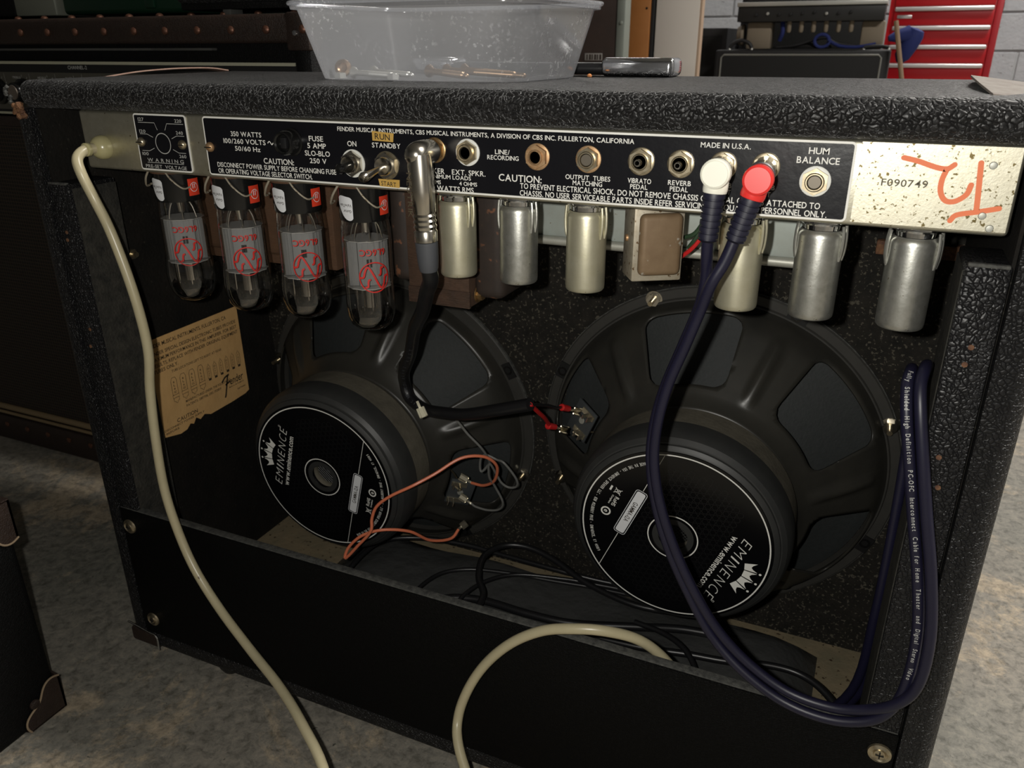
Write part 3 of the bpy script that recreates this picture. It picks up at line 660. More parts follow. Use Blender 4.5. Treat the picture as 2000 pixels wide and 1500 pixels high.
# ================================================================== power tubes
def power_tube(x, y, lab, shape, dz=0):
    t = thing('power_tube', (x, y, 346+dz), lab, 'vacuum tube', 'four power tubes hanging from the chassis')
    a = (0, 0, 1); R = 16.8
    # base
    mk('tube_base', B().lathe([(0, 446.5), (15, 446), (16.4, 444.5), (16.4, 424.5), (15.8, 423)], (x, y, dz), a, 36), 'bakelite', t)
    mk('socket', B().lathe([(17.5, 444.8), (17.5, 447.5), (10, 447.5)], (x, y, 0), a, 28, cap=False), 'lamination_red', t)
    if shape:   # round shouldered bulb widening at the lower end
        prof = [(15.2, 425), (15.6, 419), (16.2, 411), (16.2, 384), (17.2, 376), (17.8, 368), (17.2, 360), (15.4, 353.5), (12, 349), (7, 346.8), (0, 346)]
    else:
        prof = [(15.2, 425), (16.2, 419), (R, 411), (R, 384), (R, 365), (16.2, 357), (14.2, 351), (10.5, 347.6), (6, 346.3), (0, 346)]
    mk('glass_envelope', B().lathe(prof, (x, y, dz), a, 44, cap=False), 'tube_glass', t)
    az = math.radians(42); d = V((math.sin(az), -math.cos(az), 0)); e = V((math.cos(az), math.sin(az), 0)); c = V((x, y, dz))
    # anode: two flat sided wings round a ribbed core
    b = B(); pr = [(-13.6, -2.4), (-13.6, 2.4), (-7.5, 4.2), (-7.2, 6.6), (7.2, 6.6), (7.5, 4.2), (13.6, 2.4), (13.6, -2.4), (7.5, -4.2), (7.2, -6.6), (-7.2, -6.6), (-7.5, -4.2)]
    b.prism(pr, lambda u, v, q: c+e*u+d*v+V((0, 0, q)), 378.5, 408.5)
    an = mk('anode', b, 'anode', t, ang=20)
    b = B()
    for u in (-11, -9.2, -4, 0, 4, 9.2, 11): b.prism([(u-.35, 0), (u+.35, 0), (u+.35, .5), (u-.35, .5)], lambda u_, v_, q, u=u: c+e*u_+d*(v_+(6.6 if abs(u) < 7 else 3.3))+V((0, 0, q)), 379, 408)
    mk('anode_rib', b, 'anode', an)
    b = B().box(-1.8, 1.8, -.3, .3, 0, 5.5, mtx=Matrix.Translation(c+d*6.8+V((0, 0, 391)))@Matrix.Rotation(az, 4, 'Z'))
    mk('anode_slot', b, 'hole', an)
    for z in (409.6, 377.4):
        pts = [((15.2 if i % 2 else 14.2)*math.cos(2*PI*i/24), (15.2 if i % 2 else 14.2)*math.sin(2*PI*i/24)) for i in range(24)]
        mk('mica_spacer', B().prism(pts, lambda u, v, q: c+V((u, v, q)), z, z+.5), 'mica', t)
    b = B()
    for k in range(6):
        an_ = k*PI/3+.3; r0 = 5; r1 = 11
        b.tube([c+V((r0*math.cos(an_), r0*math.sin(an_), 424)), c+V((r1*math.cos(an_)*.8, r1*math.sin(an_)*.8, 418)), c+V((r1*math.cos(an_), r1*math.sin(an_), 410))], .45, 6, 3)
    b.lathe([(3.0, 424), (2.2, 414), (0, 412)], c, a, 12)
    mk('support_wire', b, 'filament', t)
    mk('getter_cup', B().lathe([(4.6, 377), (4.6, 362), (3.6, 361)], c, a, 20).lathe([(.5, 377), (.5, 354)], c+d*8, a, 6).lathe([(.5, 377), (.5, 354)], c-e*9, a, 6), 'getter', t)
    mk('getter_flash', B().lathe([(15.0, 358), (13.2, 352.4), (9.8, 349), (5.6, 347.4), (0, 346.9)], c, a, 36, cap=False), 'getter_dark', t)
    # red printing on the glass, upside down
    Rp = (16.45 if shape else R+.15)
    def FP(u, v): q = az+(-u)/Rp; return c+V((math.sin(q)*Rp, -math.cos(q)*Rp, v))
    G = lambda u, v: FP(u, 2*396-v-0)      # upside down: v measured downwards from 396
    b = B(); b.text('6L6GC', lambda u, v: FP(u-10, 405.4-v), 0, 0, 17.5, 4.2)
    cx, cz = -1.5+0, 386.5; Hh = lambda u, v: FP(cx+u*1.13, cz-v*1.13)
    b.ring(8.6, 9.3, Hh, 48)
    Hi = lambda x_, y_: FP(cx-x_*1.13, cz+y_*1.13)
    b.ribbon([(-9, 0), (-6.6, .4), (-5.6, 3.5), (-4.2, 6.2), (-2.6, 5.2), (0, .2), (2.4, -5), (4, -6.6), (5.4, -4.6), (6.6, .2), (9, .6)], 1.15, Hi)
    for s_ in (1, -1): b.ribbon([(s_*2.4, s_*1.0), (s_*3.6, s_*1.6), (s_*4.0, s_*3.4), (s_*4.2, s_*5.4), (s_*5.8, s_*5.8)], 1.15, Hi)
    mk('red_print', b, 'red_print', t, flat=True)
    # stickers on the base
    Rb = 16.55
    def FB(q0): return lambda u, v, t_=0: c+V((math.sin(q0+u/Rb)*(Rb+t_), -math.cos(q0+u/Rb)*(Rb+t_), v))
    f0 = FB(math.radians(-12))
    def patch(f, cols):      # curved patch: columns (u, v_low, v_high)
        b = B(); vs = [(b.bm.verts.new(f(u, lo_, .12)), b.bm.verts.new(f(u, hi_, .12))) for u, lo_, hi_ in cols]
        for q in range(len(vs)-1): b.bm.faces.new((vs[q][0], vs[q+1][0], vs[q+1][1], vs[q][1]))
        return b
    wl = mk('shop_sticker', patch(f0, [(-6.5, 434, 438.5), (-5, 431.5, 439.6), (-3.5, 429, 440), (-2, 427, 440), (-.5, 425.6, 439.8), (1, 424.7, 439.6), (2.5, 424.2, 439.4), (4, 424.2, 439.2), (5.2, 424.8, 438.6), (6, 425.8, 437.4)]), 'label_white', t, flat=True)
    b = B(); b.text('ValveTube', lambda u, v: f0(-u+5.3, 434.8-v, .16), 0, 0, 10, 1.9); b.text('Guitar', lambda u, v: f0(-u+5, 431-v, .16), 0, 0, 6.5, 1.7)
    mk('sticker_print', b, 'ink', wl, flat=True)
    f1 = FB(math.radians(88))
    rs = mk('red_sticker', patch(f1, [(q*1.2-4.8, 427, 439) for q in range(9)]), 'red_label', t, flat=True)
    b = B(); b.ring(3.0, 3.4, lambda u, v: f1(u, 433+v, .16), 24); b.text('JJ', lambda u, v: f1(-u+1.6, 434.5-v, .16), 0, 0, 3, 2.4)
    mk('sticker_print', b, 'label_white', rs, flat=True)
    # spring retainer clip
    b = B()
    for s_ in (-1, 1):
        p0 = c+V((s_*7, -17.0, 446.5)); p1 = c+V((s_*12, -16.6, 440)); p2 = c+V((s_*17.4, -12, 433.5)); p3 = c+V((s_*18.8, -6, 434))
        b.tube([p0, p1, p2, p3], .75 if s_ < 0 else .6, 8, 4)
    mk('retainer_clip', b, 'bell_silver', t)
    return t
power_tube(119.0, 32, 'power tube beside the beige cord, leftmost of the four red-printed tubes', 1, 1.5)
power_tube(174.6, 32, 'second red-printed power tube from the beige cord, above the paper chart corner', 1)
power_tube(227.8, 32, 'third red-printed power tube from the beige cord, below the power switch', 1, 1.5)
power_tube(281.6, 32, 'tall straight red-printed power tube beside the angled jack plug', 0)

# ================================================================== tube shields
def shield(x, m_, lab, y=30):
    t = thing('tube_shield', (x, y, 393), lab, 'tube shield', 'six tube shields hanging from the chassis')
    R = 11.8; c = (x, y, 0)
    mk('can', B().lathe([(10.0, 440.5), (10.6, 440), (R-.3, 438.6), (R, 437), (R, 396), (R-.2, 394), (R-.9, 393.1), (R-1.6, 393.0), (R-1.9, 393.8), (R-2, 437)], c, (0, 0, 1), 40, cap=False), m_, t)
    mk('shield_base', B().lathe([(9.4, 438), (9.8, 443), (12.5, 444.6), (12.5, 447)], c, (0, 0, 1), 32, cap=False), 'chrome', t)
    mk('tube_inside', B().lathe([(9.2, 439), (9.2, 398), (5, 396), (0, 396)], c, (0, 0, 1), 24), 'hole', t)
    for s_ in (-1, 1):
        b = B()
        for k in range(2):
            an = (PI if s_ < 0 else 0)+(-.16 if k else .16)-(.3 if s_ > 0 else -.1)
            b.tube([(x+math.cos(an)*(R+.1), y+math.sin(an)*(R+.1), 443), (x+math.cos(an)*(R+.7), y+math.sin(an)*(R+.7), 437), (x+math.cos(an)*(R+.6), y+math.sin(an)*(R+.6), 430), (x+math.cos(an)*(R-.3), y+math.sin(an)*(R-.3), 425)], .9, 8, 3)
        mk('bayonet_clip', b, m_, t)
    return t
for x, m_, l in ((352.5, 'shield_cream', 'cream tube shield right beside the angled jack plug'), (394.5, 'shield_silver', 'dull silver tube shield below the line recording socket'),
                 (438.0, 'shield_cream', 'cream tube shield just beside the brown boxed transformer'), (527.2, 'shield_cream', 'cream tube shield partly behind the two navy plugs cable'),
                 (567.2, 'shield_silver', 'silver tube shield below the hum balance control'), (611.5, 'shield_silver', 'silver tube shield nearest the covered side post, last of its row')): shield(x, m_, l)

# ================================================================== transformers
RT = thing('reverb_transformer', (470, 45, 400), 'small boxy brown and silver transformer between the tube shields', 'transformer')
mt = Matrix.Translation(V((474, 46, 0)))@Matrix.Rotation(math.radians(31), 4, 'Z')
mk('frame', B().box(-15, 15, -11, 11, 400.5, 446.7, bev=1.2, mtx=mt), 'bell_silver', RT)
mk('bell_cover', B().box(-12.5, 12.5, -17.5, -10.5, 405, 441, bev=4, seg=4, mtx=mt), 'bell_brown', RT)
mk('bolt', B().lathe([(2.2, 0), (2.0, 1.2), (0, 1.6)], mt@V((-15, 2, 424)), mt.to_3x3()@V((-1, 0, 0)), 12), 'rust_nut', RT)
for k, (m_, dz, dx) in enumerate((('wire_red', 0, 0), ('wire_green', 4, 4), ('wire_green', 8, 1))):
    mk('lead_wire', B().tube([(488+dx, 62, 410+dz*1.5), (496, 60, 418+dz), (503, 62, 430+dz), (508, 70, 441)], 1.3, 8, 5), m_, RT)
OT = thing('output_transformer', (320, 80, 360), 'dark brown laminated transformer with rusty bells behind the angled plug cable', 'transformer')
mk('lamination_stack', B().box(297, 345, 58, 108, 360.5, 446.7, bev=1), 'lamination', OT)
mk('lamination_edge', B().box(296.6, 345.4, 57.4, 60, 360, 372, bev=.6), 'dark_wood', OT)
mk('end_bell', B().box(279, 297.5, 62, 104, 372, 446, bev=8, seg=4), 'rust_black', OT)
mk('end_bell', B().box(344.5, 368, 64, 112, 366, 446, bev=7, seg=4), 'rust_black', OT)
bt = mk('clamp_bolt', B().lathe([(6, 0), (6, 1), (3, 1.1)], (345.6, 70, 368), (1, 0, 0), 20, cap=False), 'brass_worn', OT)
mk('hex_nut', B().ngon(6, (346.4, 70, 368), (1, 0, 0), 4.4, 3.6), 'brass_worn', bt)
PT = thing('power_transformer', (160, 110, 358), 'reddish brown laminated transformer block behind the power tubes', 'transformer')
mk('lamination_stack', B().box(66, 205, 100, 149, 362, 446.7, bev=1.5), 'lamination_red', PT)
mk('end_bell', B().box(78, 193, 88, 100.5, 372, 445, bev=6, seg=3), 'lamination_red', PT)

# ================================================================== loudspeakers
def loudspeaker(C, lab, wrot, brot, prot, term):
    C = V(C); X = V((1, 0, 0))
    t = thing('loudspeaker', tuple(C+AX*60-V((0, 0, 150))), lab, 'loudspeaker', 'two loudspeakers mounted on the baffle')
    pt = lambda r, a, h: C+AX*h+(X*math.cos(a)+WZ*math.sin(a))*r
    # flange
    fl_ = mk('flange', B().lathe([(151.6, -2), (152, 1.2), (151, 2.2), (144, 2.2), (143, 4), (140, 4), (138, -1)], C, AX, 96, X, cap=False), 'flange', t)
    mk('gasket_rim', B().lathe([(152.6, -2.2), (152.7, .6), (151.8, .8)], C, AX, 96, X, cap=False), 'fray', fl_)
    for k in range(4):
        a = math.radians(brot+90*k); p = pt(147, a, 2.2)
        n_ = mk('mounting_nut', B().lathe([(7, 0), (7, .8), (4, 1)], p, AX, 20, cap=False), 'nickel', t)
        mk('hex_nut', B().ngon(6, p+AX*.8, AX, 5.4, 4.2), 'nickel', n_); mk('stud', B().cyl(p, p+AX*13, 2.1, n=12), 'nickel_worn', n_)
        a2 = a+PI/4
        n2 = mk('empty_mount', B().lathe([(4.6, 0), (4.6, 1.4), (2.6, 1.4), (2.2, .2), (0, .1)], pt(147, a2, 2.1), AX, 16), 'bakelite', t)
        mk('clip', B().box(-5, 5, -9, 7, 0, 1.2, mtx=Matrix.Translation(pt(147, a2, 2.2))@Matrix((X*math.cos(a2)+WZ*math.sin(a2), X*-math.sin(a2)+WZ*math.cos(a2), AX)).transposed().to_4x4()), 'hole', n2)
    # basket with six windows and pressed ribs
    pk = [(0, 143), (6, 141), (14, 139), (22, 134.5), (27, 130), (33, 123), (39, 116), (45, 109), (51, 102), (57, 95), (61, 90.5), (65, 86), (70, 82), (75, 79)]
    ph = []
    for i in range(len(pk)-1):
        for j in range(2): q = j/2; ph.append((pk[i][0]+(pk[i+1][0]-pk[i][0])*q, pk[i][1]+(pk[i+1][1]-pk[i][1])*q))
    ph.append(pk[-1]); arc = [0]
    for i in range(1, len(ph)): arc.append(arc[-1]+math.hypot(ph[i][0]-ph[i-1][0], ph[i][1]-ph[i-1][1]))
    NA = 240; bm = bmesh.new(); grid = []; par = {}
    s_at = lambda h: next(arc[i] for i in range(len(ph)) if ph[i][0] >= h)
    s0, s1 = s_at(16), s_at(58.5); sm = (s0+s1)/2; hs = (s1-s0)/2
    def sdf(da, s):
        wdt = math.radians(18)*(112+(sm-s)*.62)          # half width follows the radius
        x = abs(da)*ph[min(range(len(arc)), key=lambda i: abs(arc[i]-s))][1]; rc = 11
        qx, qy = x-(wdt-rc), abs(s-sm)-(hs-rc)
        return math.hypot(max(qx, 0), max(qy, 0))+min(max(qx, qy), 0)-rc
    def wd(a): return (a-math.radians(wrot)+PI/6) % (PI/3)-PI/6
    for j in range(NA):
        a = 2*PI*j/NA; row = []
        for i, (h, r) in enumerate(ph):
            db = PI/6-abs(wd(a)); bump = 0
            if 24 < h < 62: bump = 4.6*math.exp(-(db*r/4.6)**4)*math.sin(PI*(h-24)/38)**.5
            v = bm.verts.new(pt(r+bump*.75, a, h+bump*.65)); par[v] = (j, i); row.append(v)
        grid.append(row)
    drop = lambda j, i: sdf(wd(2*PI*(j+.5)/NA), (arc[i]+arc[i+1])/2) < 0
    st = {}
    for j in range(NA):
        for i in range(len(ph)-1):
            dr = drop(j, i); q = (grid[j][i], grid[(j+1) % NA][i], grid[(j+1) % NA][i+1], grid[j][i+1])
            for v in q: st.setdefault(v, [0, 0])[1 if dr else 0] += 1
            if not dr: bm.faces.new(q)
    for v, (k_, d_) in st.items():            # pull the window outline onto a smooth rounded shape
        if k_ and d_:
            j, i = par[v]; a = 2*PI*j/NA; da = wd(a); s = arc[i]; r = ph[i][1]
            for _ in range(3):
                e = .4; f0 = sdf(da, s); gx = (sdf(da+e/r, s)-sdf(da-e/r, s))/(2*e); gy = (sdf(da, s+e)-sdf(da, s-e))/(2*e); g2 = gx*gx+gy*gy or 1
                da -= f0*gx/g2/r; s -= f0*gy/g2
            h = r_ = None
            for q in range(len(arc)-1):
                if arc[q] <= s <= arc[q+1]: u = (s-arc[q])/(arc[q+1]-arc[q]); h = ph[q][0]+(ph[q+1][0]-ph[q][0])*u; r_ = ph[q][1]+(ph[q+1][1]-ph[q][1])*u
            if h is not None: v.co = pt(r_, a-wd(a)+da, h)
    for v in [v for v in bm.verts if not v.link_faces]: bm.verts.remove(v)
    b = B(); b.bm.free(); b.bm = bm
    bk = mk('basket', b, 'basket', t, ang=50)
    so = bk.modifiers.new('thickness', 'SOLIDIFY'); so.thickness = .0016; so.offset = -1
    mk('cone', B().lathe([(137, 1), (128, 6), (118, 8), (70, 44), (40, 62), (34, 68)], C, AX, 72, X, cap=False), 'cone_paper', t)
    mk('spider_cover', B().lathe([(80, 70), (60, 73), (20, 73)], C, AX, 48, X, cap=False), 'hole', t)
    # magnet
    mk('magnet_ring', B().lathe([(70, 70), (74, 74), (80, 76.5), (81.5, 80), (82.2, 80), (82.6, 104), (80, 105)], C, AX, 80, X, cap=False), 'magnet_dusty', t)
    bt_ = mk('magnet_boot', B().lathe([(80, 103.6), (83.4, 104), (83.5, 113), (82.4, 119), (80.5, 123), (77.5, 126), (76.6, 126.2), (76.2, 127.8), (74, 129.3), (72.8, 129.8), (71, 130), (11, 130)], C, AX, 96, X, cap=False), 'boot', t, ang=16)
    # printed cover plate
    cp = mk('cover_plate', B().lathe([(72.6, 129.9), (72.4, 130.5), (17, 130.5), (14.5, 129.6), (12.5, 127), (12.0, 118)], C, AX, 96, X, cap=False), 'plate_black', t)
    mk('vent_screen', B().lathe([(12.2, 120), (0, 120)], C, AX, 32, X), 'hole', cp)
    b = B()
    for i in range(-5, 6):
        for s_ in (1, -1):
            hw = math.sqrt(max(.1, 144-(i*2.1)**2)); q0 = pt(0, 0, 120.6); e_ = (X+WZ*s_).normalized(); f_ = (X*-s_+WZ).normalized()
            b.tube([q0+f_*i*2.1-e_*hw*.98, q0+f_*i*2.1, q0+f_*i*2.1+e_*hw*.98], .28, 4, 1)
    mk('vent_mesh', b, 'boot', cp)
    mk('vent_lip', B().lathe([(12.4, 119), (11.2, 121.5), (11.2, 124.5), (12.3, 126)], C, AX, 40, X, cap=False), 'magnet_dusty', cp)
    pr = math.radians(prot); E1 = X*math.cos(pr)+WZ*math.sin(pr); E2 = X*-math.sin(pr)+WZ*math.cos(pr)
    f = lambda u, v, t_=0: C+AX*(130.62+t_)+E1*u+E2*v
    b = B()
    for i in range(-13, 14):
        for j in range(-14, 15):
            u = (i+(.5 if j % 2 else 0))*5.0; v = j*4.33; r = math.hypot(u, v)
            if r > 60 or r < 21 or v < -27 or v > 33: continue
            b.ring(2.05, 2.3, f, 12, (u, v))
    o_ = mk('honeycomb_print', b, 'honeycomb', cp, flat=True); o_['kind'] = 'stuff'
    fT = lambda u, v: f(u, v, .08)
    b = B(); b.ring(69.5, 70.5, fT, 120); b.ring(18.2, 19.1, fT, 64)
    for u0, u1 in ((-60, -23), (23.3, 60)): b.ribbon([(u0, -35.6), (u1, -35.6)], .45, fT, k=0)
    x_ = -32
    for ch, w_ in zip('EMINENCE', (4.6, 7.4, 1.4, 6.0, 4.6, 6.0, 5.4, 4.6)):
        b.text(ch, lambda u, v: fT(u+v*.28-11.5, v), x_, 41.4, w_, 8.2, GT); x_ += w_+3.25
    b.ring(.7, .95, fT, 12, (32.5, 50.5))
    b.text('www.eminence.com', fT, -29.5, 34.2, 57, 5.4)
    for i in range(4):      # crown of four petals
        a0 = math.radians(123-i*16.8); a1 = math.radians(123-(i+1)*16.8+2); cx, cv = -1.8, 34.4
        P_ = lambda a, r: (cx+r*math.cos(a)*1.0, cv+r*math.sin(a))
        ro = 28; ri = 30.5
        am = (a0+a1)/2
        pts = [P_(a0, 21.2), P_(a0, ri), P_(a0*.75+a1*.25, 27.2), P_(am, 26), P_(a0*.25+a1*.75, 27.2), P_(a1, ri), P_(a1, 21.2)]
        b.face([fT(*q) for q in pts])
    for i in range(3): a = math.radians(123-(i+1)*16.8+1); b.face([fT(-1.8+32.6*math.cos(a)+1.0*math.cos(q*PI/4), 34.4+32.6*math.sin(a)+1.0*math.sin(q*PI/4)) for q in range(8)])
    # compliance marks
    b.ring(2.7, 3.9, fT, 32, (10.5, -52)); b.text('e', fT, 9.4, -53.4, 2.2, 3.8)
    b.text('RoHS', fT, -6, -51, 9, 3.2); b.text('Compliant', fT, -6, -53.6, 9, 1.5)
    b.ribbon([(-13.5, -48.5), (-8.5, -54)], .5, fT, k=0); b.ribbon([(-8.5, -48.5), (-13.5, -54)], .5, fT, k=0)
    b.ribbon([(-12.6, -49.5), (-9.4, -49.5), (-9.9, -53.5), (-12.1, -53.5), (-12.6, -49.5)], .45, fT, k=0); b.ribbon([(-13.2, -57), (-8.8, -57)], 1.5, fT, k=0)
    s_ = 'MADE IN THE USA - EMINENCE SPEAKER LLC - 838 MULBERRY PIKE - EMINENCE, KY 40019'
    a0, a1 = math.radians(-136), math.radians(-40)
    for i, ch in enumerate(s_):
        if ch == ' ': continue
        a = a0+(a1-a0)*i/len(s_); o2 = (64.5*math.cos(a), 64.5*math.sin(a)); ta = (-math.sin(a), math.cos(a)); no = (-math.cos(a), -math.sin(a))
        b.text(ch, lambda u, v: fT(o2[0]+ta[0]*u+no[0]*v, o2[1]+ta[1]*u+no[1]*v), 0, 0, .95 if ch not in 'I-,1' else .5, 2.5)
    mk('plate_print', b, 'print_white', cp, flat=True)
    rr = plate(-22, 22.3, -40.2, -31, 2.2, 0, 0)
    b = B(); b.ribbon(rr, .45, fT, k=0, closed=True); b.face([f(u, v, .06) for u, v in plate(-20.9, 21.2, -39.1, -32.1, 1.6, 0, 0)])
    nb = mk('model_badge', b, 'label_white', cp, flat=True)
    mk('model_text', B().text('GAMMA-12A', lambda u, v: f(u, v, .12), -10.5, -37.4, 20, 3.7), 'ink', nb, flat=True)
    # terminal board
    a = math.radians(term); up = (X*math.cos(a)+WZ*math.sin(a)); sd = (X*-math.sin(a)+WZ*math.cos(a))
    nrm = (AX*.86+up*.5).normalized(); lo = nrm.cross(sd).normalized(); mtb = Matrix((sd, lo, nrm)).transposed().to_4x4(); mtb.translation = pt(106, a, 56)
    tb = mk('terminal_board', B().box(-15, 15, -12, 12, -.8, .8, bev=.3, mtx=mtb), 'board_grey', t)
    mk('board_rivet', B().lathe([(3, 0), (2.8, .5), (0, .6)], mtb@V((0, 0, .8)), nrm, 16), 'zinc_plain', tb)
    for s_ in (-1, 1):
        b = B().box(s_*10-2.4, s_*10+2.4, -4, 11, .8, 2.0, mtx=mtb); b.box(s_*10-2.2, s_*10+2.2, 9, 10, 1, 8, mtx=mtb); b.box(s_*10-2, s_*10+2, 4, 5, 1, 9, mtx=mtb)
        mk('solder_lug', b, 'spade', tb)
    mk('braid_lead', B().tube([mtb@V((10, 9, 4)), mtb@V((9, 2, 7)), pt(92, a+.1, 48), pt(70, a+.1, 40)], .9, 8, 4), 'nickel_worn', tb)
    return t, mtb
sp1, T1 = loudspeaker((174, 222, 178.5), 'loudspeaker with round magnet nearest the paper tube chart', 46, -16, 74.3, -21)
sp2, T2 = loudspeaker((492, 222, 200), 'loudspeaker with round magnet crossed by the navy cable', 98, 22, 247, 157)

# ================================================================== cables and wires
pc = thing('mains_cable', (300, -80, FZ), 'beige mains cord running from the chassis down over the lower panel', 'cord')
cord = [(80, 2, 462.5), (79.5, -8, 462), (79, -15, 457), (82.7, -17, 447), (86.7, -14, 429.2), (95.9, -14, 408.2), (104.8, -14, 375.4), (109.8, -14, 344.9), (110.6, -14, 316.8), (104.8, -14, 286.6), (100.5, -14, 246.2), (98.9, -14, 199.5), (104.4, -14, 161.8), (120.8, -18, 128.4), (149.5, -25, 100.8), (192, -40, 85.2), (235.8, -60, 82.6), (274, -82, 81.5), (313, -108, 74),
        (352, -150, 50), (395, -200, 12), (430, -235, -14.4), (470, -240, -14.4), (490, -190, -14.4), (470, -130, -14.4), (432, -85, 8), (398, -55, 37), (374.5, -34, 56), (367.2, -20, 68.9), (373.3, -14, 93.1), (386.5, -10, 118.6), (405.9, -8, 142.3), (428.1, -6, 158.7), (449.6, -4, 166.1), (469.9, 2, 166.5), (490, 13, 157.6), (507, 22, 140), (526, 32, 108), (548, 44, 74), (575, 64, 60), (598, 96, 58)]
mk('cord_sheath', B().tube(cord, 3.65, 14, 7), 'cord_beige', pc)
mk('cord_collar', B().lathe([(3.6, 0), (4.6, .6), (4.6, 3), (3.7, 3.6)], (80, -5, 462.3), (0, -1, 0), 20), 'relief_cream', pc)

sc = thing('speaker_cable', (340, 40, 240), 'thick black speaker cable with nickel right-angled jack plug', 'cable')
ex, ey, ez = 351.1, -15.5, 472.6
pb = mk('jack_plug', B().lathe([(4.2, -4), (4.2, 2), (6.8, 3.5), (7.2, 8), (7.3, 16), (7.0, 20), (5.6, 24.2), (3, 26.4), (0, 27)], (ex, 4, ez), V((0.06, -1, 0)), 32), 'nickel', sc)
pe = V((353.8, -15.5, 473)); pz = V((355.5, -15, 424))
mk('plug_handle', B().lathe([(6.5, 0), (7.2, 6), (7.2, 20), (6.9, 32), (6.2, 33), (6.9, 34.2), (6.2, 36), (6.9, 37.2), (6.2, 39), (6.9, 40.2), (6.2, 42), (6.9, 43.2), (6.7, 49)], pe, pz-pe, 32), 'nickel', pb)
f_ = lambda u, v: V((353.2+v+(0)*u, -22.35+abs(v+1.8)*.12, 463.5-u))
mk('plug_lettering', B().text('NEUTRIK', lambda u, v: f_(u, -4.6+v), 0, 0, 25, 3.2), 'nickel_worn', pb, flat=True)
mk('plug_boot', B().lathe([(6.7, 0), (6.6, 5), (6.2, 12), (5.8, 16), (5.2, 18)], pz, V((.01, .06, -1)), 28), 'rubber_grey', sc)
cab = [(355.6, -14.5, 410), (352, -6, 398), (341, 8, 386), (325, 28, 365), (300, 58, 340), (279, 84, 309), (257, 108, 281), (248, 122, 263), (252, 122, 250), (272, 113, 247), (298, 104, 252), (320, 97, 258), (350, 88, 271), (381, 82, 284)]
mk('cable_sheath', B().tube(cab, 5.0, 14, 6), 'rubber', sc)
b = B(); CC = cat(cab[4:11], 30); s_ = 'TOUR GRADE OFC SPEAKER CABLE'
for i, ch in enumerate(s_):
    if ch == ' ': continue
    j = 20+i*5; c = CC[j]; tt = (CC[j]-CC[j+1]).normalized(); vw = (CPOS-c).normalized(); sdv = vw.cross(tt).normalized() ; nn = tt.cross(sdv).normalized()
    if nn.dot(vw) < 0: nn = -nn
    c2 = c+nn*5.06
    b.text(ch, lambda u, v: c2+tt*u+sdv*v, 0, -.9, 1.9, 2.3)
mk('cable_print', b, 'rubber_grey', sc, flat=True)
def spade(parent, p0, p1, m_='spade', w_=2.6):
    p0 = V(p0); p1 = V(p1); d = p1-p0; e1 = d.normalized(); vw = (CPOS-p0).normalized(); sd = e1.cross(vw).normalized(); up = sd.cross(e1)
    mt_ = Matrix((sd, e1, up)).transposed().to_4x4(); mt_.translation = p0; L_ = d.length
    b = B().box(-w_*.45, w_*.45, 0, L_*.45, -.9, .9, bev=.4, mtx=mt_).box(-w_, w_, L_*.42, L_, -.5, .5, mtx=mt_)
    b.tube([mt_@V((-w_, L_*.45, .9)), mt_@V((-w_, L_, .9))], 1.0, 8, 0).tube([mt_@V((w_, L_*.45, .9)), mt_@V((w_, L_, .9))], 1.0, 8, 0)
    return mk('spade_connector', b, m_, parent)
ws = V((381, 82, 284))
ta, tb_ = V((390, 158, 248)), V((379, 156, 230))
mk('black_core', B().tube([ws, (384, 108, 273), (384.5, 128, 262.5), ta-V((7, 16, -9))], 1.3, 8, 6), 'rubber', sc)
mk('red_core', B().tube([ws, (380, 100, 270), (378, 118, 257), (374, 135, 245), tb_-V((6, 12, -7))], 1.7, 8, 6), 'wire_red', sc)
for q in (ta, tb_):
    mk('red_sleeve', B().lathe([(2.2, 0), (3.0, 1), (2.8, 6), (2.5, 11)], q-V((7, 16, -9)), V((5, 14, -7)), 14), 'wire_red', sc)
    spade(sc, q-V((4, 8, -4.5)), q+V((3, 5, -3)), 'nickel', 2.8)
# loose connector clipped on the black cable
bc = thing('loose_connector', (274, 108, 245), 'loose cream spade connector caught on the black speaker cable', 'connector')
spade(bc, (268.5, 107, 256), (278.6, 100, 246.5), 'spade_beige', 2.6)

# orange and grey hook-up wires of the first loudspeaker
ow = thing('orange_wire', (265, 110, 102), 'thin orange wire looping over the magnet beside the chart', 'wire')
op = [(288.3, 163, 153.3), (303.5, 158, 156.8), (318.3, 150, 169.8), (325.3, 140, 190.9), (319, 128, 204.5), (303.6, 115, 206.1), (286.7, 100, 195.1), (272.5, 86, 187.5), (254.5, 79, 177), (241, 77, 164.7), (235.5, 76, 151.5), (234.5, 74, 139.5), (221.6, 72, 122.8), (207.9, 70, 106.6), (209.9, 73, 116.5), (222.6, 77, 130), (240.5, 84, 136.5), (257.6, 100, 129.8), (266.3, 120, 110.6), (276.5, 140, 102.8), (280.7, 150, 109.2)]
mk('wire_insulation', B().tube(op, 1.35, 8, 7), 'wire_orange', ow)
spade(ow, (290, 163.5, 152.5), (276, 164, 157), 'spade'); spade(ow, (280, 149, 108.5), (287.5, 152, 116), 'spade')
gw = thing('grey_wire', (310, 145, 127), 'thin grey wire curled beside the speaker terminals', 'wire')
gp = [(292, 118, 243), (296, 126, 234), (303, 130, 222), (313.2, 135, 208.3), (315.5, 145, 192), (312, 150, 184), (306, 150, 176), (304, 150, 179), (306, 148, 190), (312, 146, 196), (322, 147, 193), (330.4, 145, 192.1), (339.4, 150, 176.2), (338, 154, 166), (330, 155, 162.5), (323.6, 153, 167), (320.4, 150, 176), (317.4, 142, 190.6), (314.5, 147, 174), (316.3, 155, 160.1), (321.5, 160, 142.5), (316, 164, 131), (304, 165, 126.5), (291.5, 165, 127), (286.1, 165, 129.6)]
